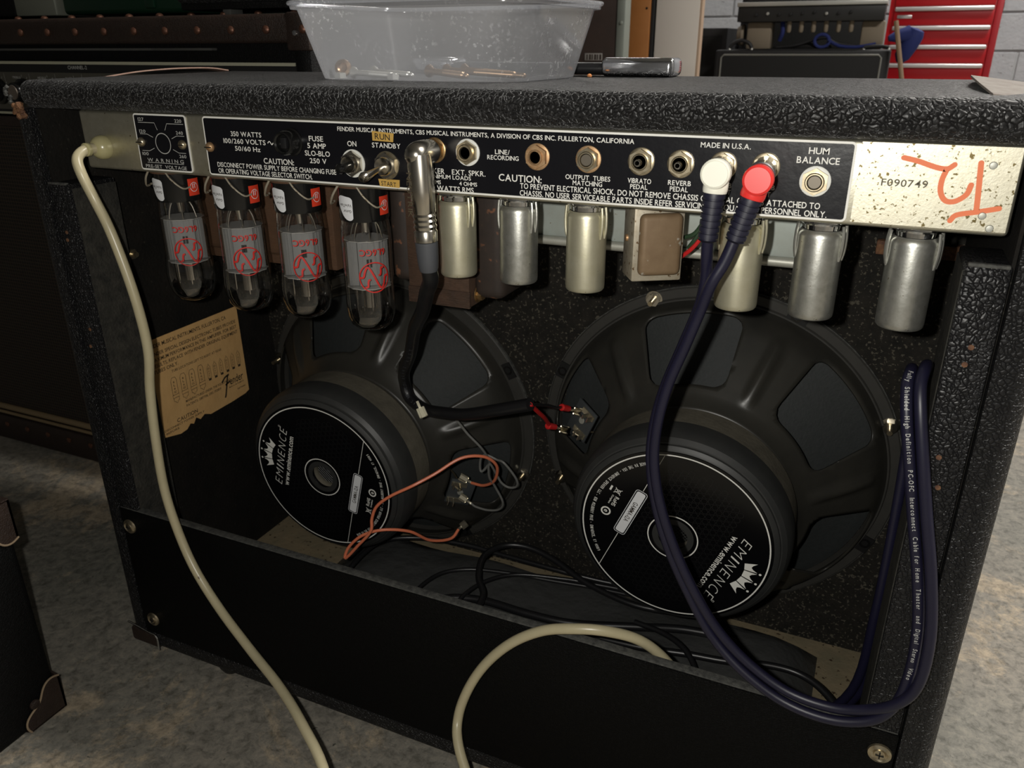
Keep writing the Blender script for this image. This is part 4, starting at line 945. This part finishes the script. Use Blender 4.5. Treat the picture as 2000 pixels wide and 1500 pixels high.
mk('wire_insulation', B().tube(gp, 1.05, 8, 6), 'wire_grey', gw)
spade(gw, (287, 165, 129), (274, 166, 134), 'spade')

# navy twin interconnect cable
nc = thing('twin_signal_cable', (560, -10, 150), 'navy twin signal cable with white and red phono plugs', 'cable')
def rca(x, z, jx, jz, m_, end, nm):
    yp = -20
    sl = mk('plug_sleeve', B().lathe([(5.4, 0), (5.6, 1), (5.6, 10), (6.2, 11), (6.4, 20)], (jx, 4.4, jz), V((x-jx, yp-4.4, z-jz)), 28), 'chrome', nc)
    bd = mk('plug_cap', B().lathe([(6.3, -2), (7.0, 0), (7.1, 4.6), (6.9, 5.6), (6.1, 6.2), (5.9, 5.9), (0, 5.9)], (x, yp, z), (0.02, -1, 0.06), 36), m_, nc, ang=24)
    e = V(end); p0 = V((x, yp+2.6, z+1)); d = (e-p0).normalized()
    mk('plug_neck', B().lathe([(5.4, 0), (5.9, 5), (6.0, 9), (5.7, 10.5), (5.2, 10.8)], p0, d, 28), m_, bd)
    L_ = (e-p0).length; pr = [(4.9, 9)]; n = 7
    for i in range(n):
        h = 11+(L_-11)*i/n; st = (L_-11)/n; pr += [(5.4-i*.08, h), (5.4-i*.08, h+st*.62), (4.7-i*.1, h+st*.66), (4.7-i*.1, h+st*.96)]
    pr += [(4.9, L_), (3.2, L_+1)]
    mk('strain_boot', B().lathe(pr, p0, d, 26), 'boot_navy', bd)
rca(519.3, 472.4, 517.3, 472.5, 'plug_white', (517.6, -19, 440), 'white'); rca(539.0, 470.6, 538.1, 473, 'plug_red', (530.8, -19, 441), 'red')
pa = [(517.6, -19, 441), (517.5, -16, 430), (517.2, -12, 418), (514.4, -8, 401.5), (506.8, -6, 377), (498.6, -4, 351), (493.8, -2, 326.5), (492.8, 0, 301.7), (497.5, 0, 274.8), (507.6, 0, 244.6), (522.7, 0, 214.7), (539.3, -2, 190), (560.5, -6, 173), (586.8, -9, 161.2), (613.3, -12, 160.8), (634.3, -13, 169.5), (645, -12, 184.5), (648.5, -10, 206), (647.5, -9, 236), (641.5, -8, 270), (633.2, -7, 305), (626.6, -6, 334), (621.6, -3, 356), (619.5, 4, 369.5), (620.5, 14, 374.5), (622, 28, 370), (624, 46, 352), (629, 58, 325), (631.5, 60, 260), (632, 62, 190), (628, 66, 120), (600, 80, 60)]
pbb = [(530.8, -19, 442), (527, -20, 430), (521.5, -20.5, 418), (516.5, -15.5, 402), (509.5, -12, 380), (501.5, -9.5, 355), (496.9, -7.6, 329), (496.3, -5.5, 304), (501.5, -5, 277.5), (512.2, -4, 248), (527.5, -4, 219), (543.6, -3, 195.4), (563.6, -4, 178.2), (587.8, -6, 167), (612.6, -8.5, 166.8), (631.5, -11.5, 175), (646, -15, 189), (653.3, -15, 206), (653.6, -13, 236), (647.8, -11, 271), (639.3, -9, 306.5), (632.6, -7, 335.5), (627.6, -3, 358), (625.4, 4, 371), (626.6, 14, 377), (628.5, 28, 373), (629.3, 48, 352), (635, 62, 325), (637, 63, 260), (637.5, 65, 190), (634, 69, 120), (606, 83, 60)]
mk('cable_core', B().tube(pa, 3.05, 12, 6), 'cable_navy', nc); mk('cable_core', B().tube(pbb, 3.05, 12, 6), 'cable_navy', nc)
b = B(); CC = cat(pa, 40); CC = CC[::-1]
s_ = 'Fully  Shielded  High  Definition  PC-OFC  Interconnect  Cable  for  Home  Theater  and  Digital  Stereo  Video'
acc = 0; idx = next(i for i, c in enumerate(CC) if c.z > 371 and c.x < 622 and c.y < 10); wid = 1.75
for ch in s_:
    cw = GL[ch][2]*2.6+.35 if ch in GL else .9
    if ch != ' ':
        c = CC[idx]; c1 = CC[min(idx+8, len(CC)-1)]; tt = (c1-c).normalized(); vw = (CPOS-c).normalized(); sdv = vw.cross(tt).normalized(); nn = tt.cross(sdv).normalized()
        if nn.dot(vw) < 0: nn = -nn
        b.text(ch, lambda u, v: c+nn*3.1+tt*u+sdv*v*(1 if sdv.x > 0 else -1), 0, -.9, cw-.35, 2.2)
    go = cw
    while go > 0 and idx < len(CC)-2: go -= (CC[idx+1]-CC[idx]).length; idx += 1
mk('cable_print', b, 'print_grey', nc, flat=True)

# reverb bag and black leads on the cabinet floor
b = B()
nx, ny = 26, 12; rows = []
for i in range(nx+1):
    row = []
    for j in range(ny+1):
        u, v = i/nx, j/ny; x = 128+(607-128)*u; y = 40+(213-40)*v; e = min(u*9, (1-u)*14, v*4, (1-v)*9, 1)
        z = 21+25*(max(e, 0)**.5)+2.2*math.sin(x*.05+y*.03)*e+1.6*math.sin(x*.021-y*.06)*e
        row.append(b.bm.verts.new((x, y, z)))
    rows.append(row)
for i in range(nx):
    for j in range(ny): b.bm.faces.new((rows[i][j], rows[i+1][j], rows[i+1][j+1], rows[i][j+1]))
ring_ = [r[0] for r in rows]+rows[-1][1:]+[r[-1] for r in rows[-2::-1]]+rows[0][-2:0:-1]
lo = [b.bm.verts.new((v.co.x, v.co.y, 20.9)) for v in ring_]
for i in range(len(ring_)): b.bm.faces.new((ring_[i], ring_[(i+1) % len(ring_)], lo[(i+1) % len(lo)], lo[i]))
b.bm.faces.new(lo)
tag(mk('reverb_bag', b, 'vinyl', None), 'flat black vinyl bag lying inside the bottom of the cabinet', 'bag')
CB = [([(186, 90, 44), (182, 108, 58), (187, 151, 62), (214, 176, 60), (261, 188, 58), (309, 190, 56), (371, 190, 55), (410, 196, 51), (450, 203, 49), (500, 208, 49)], 2.4, 'black lead arching widest over the vinyl bag below the first speaker'),
      ([(252, 92, 50), (254, 112, 58), (263, 142, 59), (286, 161, 58), (324, 172, 57), (364, 180, 55), (410, 188, 54), (470, 192, 54), (520, 196, 53)], 1.9, 'thin black lead lying inside the widest arch on the bag'),
      ([(298, 92, 50), (301, 116, 57), (312, 142, 59), (334, 164, 58), (375, 178, 56), (398, 184, 54), (450, 190, 53), (510, 186, 52)], 1.9, 'thin black lead ending beside the twisted black loop'),
      ([(322, 92, 52), (321, 117, 57), (307, 136, 60), (299, 163, 63), (309, 186, 64), (330, 195, 63), (359, 192, 59), (400, 178, 52), (450, 168, 50), (500, 176, 50)], 3.0, 'black lead twisted into an upright loop on the bag'),
      ([(270, 108, 53), (290, 120, 55), (319, 126, 56), (362, 124, 57), (405, 127, 58), (459, 146, 58), (496, 160, 57), (540, 168, 55)], 3.8, 'thick black lead running along the bag under the second speaker'),
      ([(456, 142, 57), (481, 136, 59), (502, 124, 60), (516, 108, 56), (520, 90, 52)], 2.4, 'short black lead curving down behind the beige cord end'),
      ([(433, 118, 54), (470, 120, 55), (504, 126, 56), (538, 130, 57), (570, 138, 58), (594, 139, 57), (613, 130, 55), (628, 114, 50), (636, 96, 40)], 3.0, 'black lead curling off the bag towards the side post'),
      ([(418, 112, 54), (455, 114, 54), (484, 108, 55), (500, 92, 53)], 1.9, 'thin black lead directly behind the beige cord loop')]
for (pts, r, l), dz_ in zip(CB, (5, -1, 5, 11, -1.5, 7, 3, 0)):
    pts = [(x, y, z+dz_) for x, y, z in pts]
    tag(mk('black_lead', B().tube(pts, r, 10, 6), 'rubber', None), l, 'cable', 'black leads inside the cabinet')

# ================================================================== plastic tub and its screws
tub = thing('plastic_tub', (301, 127, LT), 'clear frosted plastic food tub standing on the amplifier lid', 'container')
def rrect(x0, x1, y0, y1, r, n=6):
    p = []
    for cx, cy, a0 in ((x1-r, y1-r, 0), (x0+r, y1-r, 90), (x0+r, y0+r, 180), (x1-r, y0+r, 270)):
        for i in range(n+1): a = math.radians(a0+i*90/n); p.append((cx+r*math.cos(a), cy+r*math.sin(a)))
    return p
def tub_shell():
    b = B(); LV = [(0, 8, 0), (0, 3, 0), (.6, .8, 0), (3, 0, 0), (44, -11, 1), (44.2, -14.5, 1), (47.5, -15, 1), (48.5, -14.5, 1), (48.5, -12.2, 1)]
    rows = []
    for dz, ins, _ in LV: rows.append([b.bm.verts.new((x, y, LT+.25+dz)) for x, y in rrect(222+ins, 380-ins, 66+ins, 180-ins, 22-ins*.4)])
    n = len(rows[0])
    for i in range(len(rows)-1):
        for j in range(n): b.bm.faces.new((rows[i][j], rows[i][(j+1) % n], rows[i+1][(j+1) % n], rows[i+1][j]))
    b.bm.faces.new(rows[0])
    bmesh.ops.rotate(b.bm, verts=b.bm.verts, cent=(301, 127, 0), matrix=Matrix.Rotation(math.radians(-2.5), 3, 'Z')); return b
mk('tub_shell', tub_shell(), 'tub_plastic', tub, ang=50)
def rim():
    b = B(); P_ = rrect(207, 395, 51, 195, 28); P_.append(P_[0]); R_ = Matrix.Rotation(math.radians(-2.5), 3, 'Z'); c = V((301, 127, 0))
    b.tube([R_@(V((x, y, 0))-c)+c+V((0, 0, LT+48)) for x, y in P_], 1.5, 8, 0); return b
mk('tub_rim', rim(), 'tub_plastic', tub)
def wood_screw(p0, p1, r, m_, lab, hr=None):
    p0 = V(p0); p1 = V(p1); L_ = (p1-p0).length; hr = hr or r*2.1
    pr = [(0, 0), (hr, .3), (hr, .9), (r, hr*.95), (r, L_*.38)]; h = L_*.38; k = 0
    while h < L_-3:
        pr += [(r*.72*(1 if h < L_*.85 else .7), h+.5), (r*1.12*(1 if h < L_*.85 else .75), h+1.1)]; h += 1.7
    pr.append((0, L_))
    return tag(mk('wood_screw', B().lathe(pr, p0, p1-p0, 14), m_, None, ang=60), lab, 'screw', 'loose screws in the plastic tub')
z0 = LT+.9
wood_screw((240, 118, z0+3.5), (285, 100, z0+1.9), 1.9, 'screw_zinc', 'bright zinc wood screw lying behind the other zinc one')
wood_screw((240, 92, z0+3.5), (285, 80, z0+1.9), 1.9, 'screw_zinc', 'bright zinc wood screw lying nearest the tub front')
wood_screw((295, 128, z0+4.5), (368, 104, z0+2.2), 2.1, 'screw_brown', 'long bronze screw pointing to the chrome handle end')
wood_screw((303, 140, z0+4.5), (352, 124, z0+2.0), 2.1, 'screw_brown', 'bronze screw lying behind the long bronze one')
wood_screw((292, 108, z0+4.5), (332, 92, z0+2.0), 2.1, 'screw_brown', 'shorter bronze screw with round head beside the long bronze one')
tag(mk('cup_washer', B().lathe([(6, 0), (5.6, 1.6), (3.6, 2.6), (2.4, 1.4), (0, 1.2)], (229.5, 95, z0+6.3), (.35, -.9, .2), 24), 'screw_brown', None), 'small bronze cup washer leaning in the tub corner', 'washer')
for (x, y, l) in ((236, 82, 'small bright nut at the front of the tub near the zinc screws'), (283, 75, 'small bright nut at the zinc screw tip in the tub')):
    tag(mk('hex_nut', B().ngon(6, (x, y, z0), (0, 0, 1), 4.2, 3.4).cyl((x, y, z0+3.4), (x, y, z0+3.8), 3.3, 2.4), 'screw_zinc', None, ang=20), l, 'nut')
tag(mk('crumb', B().lathe([(0, 0), (1.6, .4), (1.9, 1.4), (.9, 2.4), (0, 2.6)], (388, 172, LT+.1), (.1, .1, 1), 7), 'crumb', None), 'tiny orange crumb on the lid by the chrome handle end', 'crumb')

# ================================================================== neighbouring combo amplifier behind, left
yc = 262
CA = thing('combo_amplifier', (-330, 390, FZ), 'black combo amplifier with brown studded strips and woven grille', 'amplifier')
x0, x1 = -740, 76
mk('cabinet_body', B().box(x0, x1, yc+30, yc+250, FZ+2, 557, bev=6, seg=3), 'combo_black', CA)
for xa in (x1-20, x0): mk('front_frame', B().box(xa, xa+20, yc, yc+34, FZ+2, 555, bev=4), 'combo_black', CA)
ts = mk('leather_strip', B().box(x0, x1-6, yc-2, yc+40, 531, 557.5, bev=4, seg=3), 'leather_brown', CA)
rv = [(-59+43.4*k, yc-2, 543.3, (0, -1, 0)) for k in range(-15, 4)]+[(-80+43.4*k, yc+14, 557.5, (0, 0, 1)) for k in range(-14, 4)]
for x, y, z, a in rv: mk('rivet', B().lathe([(4.0, -.2), (3.8, 1.6), (2.2, 3.0), (0, 3.4)], (x, y, z), a, 16), 'rivet', ts)
mk('upper_recess', B().box(x0+20, x1-20, yc+14, yc+34, 512, 531), 'combo_black', CA)
mk('shelf_strip', B().box(x0+20, -135, yc+6, yc+20, 524.6, 527, bev=.4).box(-130, -52, yc+6, yc+20, 524.6, 527, bev=.4), 'grey_strip', CA)
cpn = mk('control_panel', B().box(x0+20, x1-22, yc+4, yc+32, 456, 512), 'bg_panel', CA)
mk('panel_edge', B().box(x0+20, x1-22, yc+2.6, yc+4.2, 510.4, 513.4), 'cream_line', cpn)
mk('panel_edge', B().box(x0+20, x1-22, yc+2.6, yc+4.2, 454.5, 457), 'cream_line', cpn)
mk('olive_field', B().box(x0+20, x1-22, yc+3.2, yc+4.1, 460, 501.5), 'panel_olive', cpn)
b = B(); Fc = lambda u, v: V((u, yc+2.9, v))
b.text('CHANNEL-2', Fc, -262, 505.4, 30, 3.6); b.text('CHANNEL-1', Fc, -520, 505.4, 30, 3.6)
for k, s_ in enumerate(('TREBLE', 'MIDDLE', 'BASS', 'VOLUME', 'TREBLE')):
    xx = -352+43*k; b.text(s_, Fc, xx-6+(3 if s_ == 'BASS' else 0), 494.6, 14 if s_ != 'BASS' else 10, 2.3); b.ribbon([(xx-20, 500), (xx-19, 486)], .35, Fc, k=0)
mk('panel_lettering', b, 'print_grey', cpn, flat=True)
for k in range(5):
    xx = -385+43*k
    kn = mk('knob', B().lathe([(15, 0), (14.5, 3), (11.5, 4), (10.8, 14), (10, 15)], (xx, yc+3, 480), (0, -1, 0), 28), 'bakelite', cpn)
    mk('knob_cap', B().lathe([(8.2, 15.0), (7.8, 15.8), (0, 16)], (xx, yc+3, 480), (0, -1, 0), 24), 'knob_silver', kn)
    b = B()
    for q in range(11): a = math.radians(-50+28*q); b.ribbon([(xx+16.2*math.cos(a), 480+16.2*math.sin(a)), (xx+18.6*math.cos(a), 480+18.6*math.sin(a))], .5, Fc, k=0)
    mk('scale_ticks', b, 'print_grey', kn, flat=True)
mk('grille_rail', B().box(x0+20, x1-20, yc+2, yc+14, 440, 452, bev=1.5), 'leather_brown', CA)
mk('grille_cloth', B().box(x0+20, x1-20, yc+8, yc+12, 40, 441), 'grille_cloth', CA)
mk('gold_piping', B().tube([(x0+20, yc+6, 36), (-300, yc+6, 36), (x1-20, yc+6, 36)], 4.5, 10, 2).tube([(x0+20, yc+3, 28), (-300, yc+3, 28), (x1-20, yc+3, 28)], 2.5, 10, 2), 'gold_piping', CA)
bs = mk('lower_strip', B().box(x0, x1-6, yc-1, yc+34, FZ+2, 24, bev=3), 'leather_brown', CA)
for k in range(-15, 3): mk('rivet', B().lathe([(4, -.2), (3.8, 1.2), (0, 2.6)], (-62+43.4*k, yc-1, 10), (0, -1, 0), 12), 'rivet', bs)
cc_ = mk('corner_patch', B().box(x1-26, x1+1.2, yc-2.5, yc+20, 524, 558.5, bev=3), 'leather_brown', CA)
mk('corner_screw', B().lathe([(3, 0), (2.4, 1.4), (0, 1.8)], (x1-14, yc-2.5, 540), (0, -1, 0), 14), 'chrome', cc_)
for x in (x0+40, x1-40):
    for y in (yc+50, yc+220): mk('foot', B().cyl((x, y, FZ), (x, y, FZ+4), 12, 10), 'rubber', CA)
# things standing on it
tag(mk('dark_filler_box', B().box(-520, -358, yc+24, yc+140, 561.3, 640, bev=3), 'combo_black', None), 'black filler box added to darken the far end of the studded combo amplifier top', 'box')  # filler box, added to keep this corner dark in front of the bright wall
tag(mk('pale_box', B().box(-350, -284, yc+20, yc+110, 561.2, 640, bev=1.5), 'olive_box', None), 'pale grey cardboard box standing on the studded combo amplifier', 'box')
gb = thing('tool_case', (-185, yc+120, 561.2), 'dark green plastic case on the studded combo amplifier', 'case')
mk('case_body', B().box(-280, -96, yc+26, yc+200, 561.3, 640, bev=5, seg=3), 'green_plastic', gb); mk('case_latch', B().box(-152, -138, yc+23, yc+28, 566, 600, bev=1.5), 'green_plastic', gb)
pl = thing('padded_lid', (-15, yc+60, 560), 'black padded lid lying on the end of the studded amplifier', 'lid')
mk('lid_pad', B().box(-92, 60, yc+6, yc+120, 568.5, 584, bev=6, seg=4), 'foam_black', pl)
mk('lid_board', B().box(-88, 62, yc+10, yc+118, 562.5, 569, bev=1), 'combo_black', pl)
mk('lid_block', B().box(-36, -26, yc+12, yc+30, 557.7, 563, bev=.6), 'grey_strip', pl)

# ================================================================== case in the foreground, left
FC = thing('travel_case', (-150, -220, FZ), 'black covered case with brown leather corners on the floor', 'case')
mk('case_body', B().box(-330, -5, -420, -78, FZ, 196, bev=7, seg=4), 'tolex_case', FC)
def corner_piece(zc, up):
    b = B(); R_ = 34; n = 12     # leather wrapped over the corner, scalloped edge
    s_ = 1 if up else -1
    pts = [(0, 0)]+[(R_*(1+.10*math.sin(3*q*PI/2/n*2))*math.cos(q*PI/2/n), R_*(1+.10*math.sin(3*q*PI/2/n*2))*math.sin(q*PI/2/n)) for q in range(n+1)]
    b.prism(pts, lambda u, v, t_: V((-5.4+t_, -77+1.2-u, zc+(-v if up else v)*1)), 0, 1.8)
    b.prism(pts, lambda u, v, t_: V((-3.6-u, -77+.0+t_, zc+(-v if up else v))), -.6, 1.2)
    b.prism(pts, lambda u, v, t_: V((-3.6-u, -76-v, zc+t_*s_)), -.6, 1.2)
    return mk('leather_corner', b, 'leather_brown', FC, ang=25)
for zc, up in ((196.3, True), (FZ+.8, False)):
    c_ = corner_piece(zc, up)
    mk('corner_stud', B().lathe([(4.5, 0), (4.2, 1.4), (2, 2.2), (0, 2.0)], (-3.6, -102, zc+(-24 if up else 24)), (1, 0, 0), 18), 'leather_brown', c_)
    b = B(); n = 14; R_ = 34.5
    b.tube([V((-3.4, -76-R_*(1+.10*math.sin(3*q*PI/2/n*2))*math.cos(q*PI/2/n), zc+(-1 if up else 1)*R_*(1+.10*math.sin(3*q*PI/2/n*2))*math.sin(q*PI/2/n))) for q in range(n+1)], .9, 6, 2)
    mk('leather_edge', b, 'leather_edge', c_)

# ================================================================== the workshop behind
wbd = thing('white_board', (-105, 2520, FZ), 'tall white board standing upright beyond the chrome handle end', 'board')
mk('board_face', B().box(-180, -34, 2500, 2540, FZ, 1500, bev=2), 'white_board', wbd); mk('board_edge', B().box(-34, -26, 2502, 2540, FZ, 1500, bev=1), 'white_edge', wbd)
op_ = thing('wooden_post', (-232, 2520, FZ), 'orange brown wooden post beside the white board', 'post')
mk('post_timber', B().box(-272, -196, 2480, 2560, FZ, 1500, bev=3), 'orange_wood', op_); mk('post_dark_strip', B().box(-195.5, -184, 2490, 2560, FZ, 1500, bev=1), 'bg_black', op_)
mk('post_hole', B().cyl((-208, 2479.5, 640), (-208, 2482, 640), 4, n=12), 'hole', op_)
bcx = thing('brown_flight_case', (-400, 2300, FZ), 'dark brown flight case with a metal edge behind the plastic tub', 'case')
mk('case_panel', B().box(-1250, -222, 2200, 2250, FZ, 760, bev=4), 'brown_case', bcx); mk('edge_angle', B().box(-223, -196, 2196, 2254, FZ, 762, bev=3), 'alu', bcx)
lb_ = mk('case_label', B().box(-324, -266, 2197.5, 2199.5, 482, 503, bev=.5), 'tag_grey', bcx)
for k in range(6): mk('label_bar', B().box(-318+k*8.6, -314+k*8.6+(k % 2)*2, 2197.1, 2197.6, 484, 500), 'brown_case', lb_)
for z in (590, 660): mk('edge_rivet', B().lathe([(6, 0), (4, 3), (0, 4)], (-209, 2196, z), (0, -1, 0), 12), 'alu', bcx)
# stacked black cabinet with white piping
sc2 = thing('speaker_cabinet', (245, 3150, FZ), 'black speaker cabinet with pale piping under the open amplifier chassis', 'speaker')
mk('cabinet_body', B().box(-66, 560, 3000, 3330, FZ, 508, bev=8, seg=3), 'bg_black', sc2)
pp = mk('front_panel', B().box(-40, 530, 2996, 3004, 30, 488, bev=2), 'bg_panel', sc2)
mk('piping', B().tube([(-42, 2997, 25), (-42, 2997, 300), (-42, 2997, 480), (-32, 2997, 490), (245, 2997, 490), (522, 2997, 490), (532, 2997, 480), (532, 2997, 300), (532, 2997, 25)], 3.4, 8, 0), 'piping', pp)
for s_, xx in ((-1, 25), (1, 510)):
    h_ = mk('carry_handle', B().tube([(xx-42, 3022, 515), (xx-28, 3022, 532), (xx, 3022, 541), (xx+28, 3022, 532), (xx+42, 3022, 515)] if s_ < 0 else [(xx-42, 3022, 515), (xx-20, 3022, 518), (xx, 3022, 519), (xx+20, 3022, 518), (xx+42, 3022, 515)], 7, 10, 4), 'bg_black', sc2)
    for q in (-42, 42): mk('handle_rivet', B().lathe([(6, 0), (5, 5), (0, 7)], (xx+q, 3022, 508), (0, 0, 1), 12), 'bg_bare', h_)
oc = thing('open_chassis', (260, 3130, 509), 'bare upturned amplifier chassis with tubes resting on the piped cabinet', 'amplifier')
mk('chassis_box', B().box(0, 520, 3030, 3240, 606, 660, bev=2), 'bg_chassis', oc)
mk('chassis_lip', B().box(-4, 524, 3022, 3040, 659, 674, bev=3).box(-4, 524, 3040, 3244, 660, 672), 'bg_bare', oc)
for k in range(9): mk('pot_nut', B().lathe([(6, 0), (5, 6), (0, 7)], (70+k*42, 3029, 634+random.uniform(-4, 4)), (0, -1, 0), 10), 'bg_bare' if k in (1, 6) else 'bg_black', oc)
for a, c in ((36, 128), (448, 528)):
    mk('transformer_block', B().box(a, c, 3060, 3150, 509, 606, bev=8), 'bg_beige', oc)
mk('bell_end', B().lathe([(38, 0), (40, 8), (30, 26), (0, 30)], (22, 3100, 560), (-1, 0, 0), 20), 'bg_beige', oc)
for k in range(6): mk('hanging_tube', B().lathe([(8, 606), (8.6, 600), (8.6, 574), (6, 568), (0, 566)], (192+44*k, 3055, 0), (0, 0, 1), 16), 'bg_beige', oc)
for k, pts in enumerate(([(150, 3075, 515), (220, 3070, 522), (280, 3075, 540), (330, 3070, 548), (370, 3075, 530), (435, 3075, 520)], [(200, 3100, 515), (260, 3090, 530), (300, 3090, 516), (350, 3095, 518)], [(160, 3070, 540), (170, 3060, 570), (165, 3070, 606)])):
    mk('hookup_lead', B().tube(pts, 5 if k != 2 else 8, 8, 5), 'bg_black' if k != 2 else 'blue_cloth', oc)
bcb = thing('blue_cable_coil', (310, 3050, 509), 'dark blue cable coil lying on the piped cabinet', 'cable')
mk('coil', B().tube([(318+26*math.cos(q*.5), 3020+q*1.2, 538+22*math.sin(q*.5)) for q in range(26)]+[(380, 3046, 520), (440, 3040, 516), (505, 3044, 527)], 6, 8, 2), 'blue_cloth', bcb)
b = B(); b.lathe([(8, 0), (30, 12), (38, 45), (34, 90), (20, 118), (0, 125)], (600, 3120, 540), (.55, .1, -.8), 20)
bc_ = thing('blue_cushion', (600, 3120, 440), 'rolled blue cloth bundle hanging beside the red tool chest', 'cloth')
mk('cloth_roll', B().lathe([(0, -4), (26, 0), (34, 20), (33, 60), (27, 100), (12, 120), (0, 124)], (636, 3100, 575), (-.35, .1, -.9), 22), 'blue_cloth', bc_)
mk('cloth_tail', B().tube([(610, 3100, 556), (575, 3090, 552), (545, 3080, 545)], lambda t: 24*(1-t)+10, 12, 4), 'blue_cloth', bc_)
tag(mk('leaning_stick', B().tube([(561, 2965, 602), (609, 2950, 420), (665, 2930, 205), (724, 2912, FZ+9)], 8, 8, 2), 'stick_wood', None), 'thin wooden stick leaning in front of the red tool chest', 'stick')
dk = thing('dark_cabinet', (-170, 3400, FZ), 'plain black cabinet standing between the white board and piped cabinet', 'cabinet')
mk('cabinet_body', B().box(-330, -70, 3250, 3600, FZ, 590, bev=6), 'bg_black', dk); mk('cabinet_front', B().box(-310, -90, 3246, 3251, 20, 560, bev=2), 'bg_panel', dk)
# red tool chest
bk2 = thing('equipment_rack', (220, 3600, FZ), 'dark equipment rack standing behind the open chassis', 'rack')
mk('rack_body', B().box(-62, 500, 3480, 3800, FZ, 720, bev=5), 'bg_black', bk2); mk('rack_front', B().box(-40, 480, 3474, 3481, 20, 700, bev=2), 'bg_panel', bk2)
# red tool chest
tcx = thing('tool_chest', (760, 4500, FZ), 'red metal tool chest with silver drawer handles by the block wall', 'tool chest')
mk('chest_body', B().box(512, 1002, 4310, 4720, FZ, 900, bev=4), 'red_paint', tcx)
zt = [426, 511, 596, 681, 766, 851]
for k, z in enumerate([90, 175, 260, 341]+zt):
    dw = mk('drawer', B().box(536, 966, 4298, 4312, z-72, z+4, bev=2), 'red_paint', tcx)
    mk('drawer_handle', B().box(538, 964, 4284, 4299, z-9, z+10, bev=5, seg=3), 'alu_bright', dw)
mk('maker_badge', B().box(552, 618, 4296, 4299, 640, 655, bev=1), 'alu_bright', tcx)
mk('side_frame', B().box(972, 1000, 4302, 4312, FZ+40, 896, bev=2), 'red_dark', tcx)
for x in (560, 950):
    for y in (4350, 4680): mk('caster', B().cyl((x-14, y, FZ+32), (x+14, y, FZ+32), 32, n=18), 'rubber', tcx)
tag(mk('wall_cable', B().tube([(1080, 5190, 1100), (1062, 5188, 850), (1074, 5186, 700), (1040, 5184, 560), (1030, 5184, 420), (1010, 5186, 150), (1010, 5188, FZ+6)], 7, 8, 5), 'bg_black', None), 'black cable hanging down the block wall beside the tool chest', 'cable')
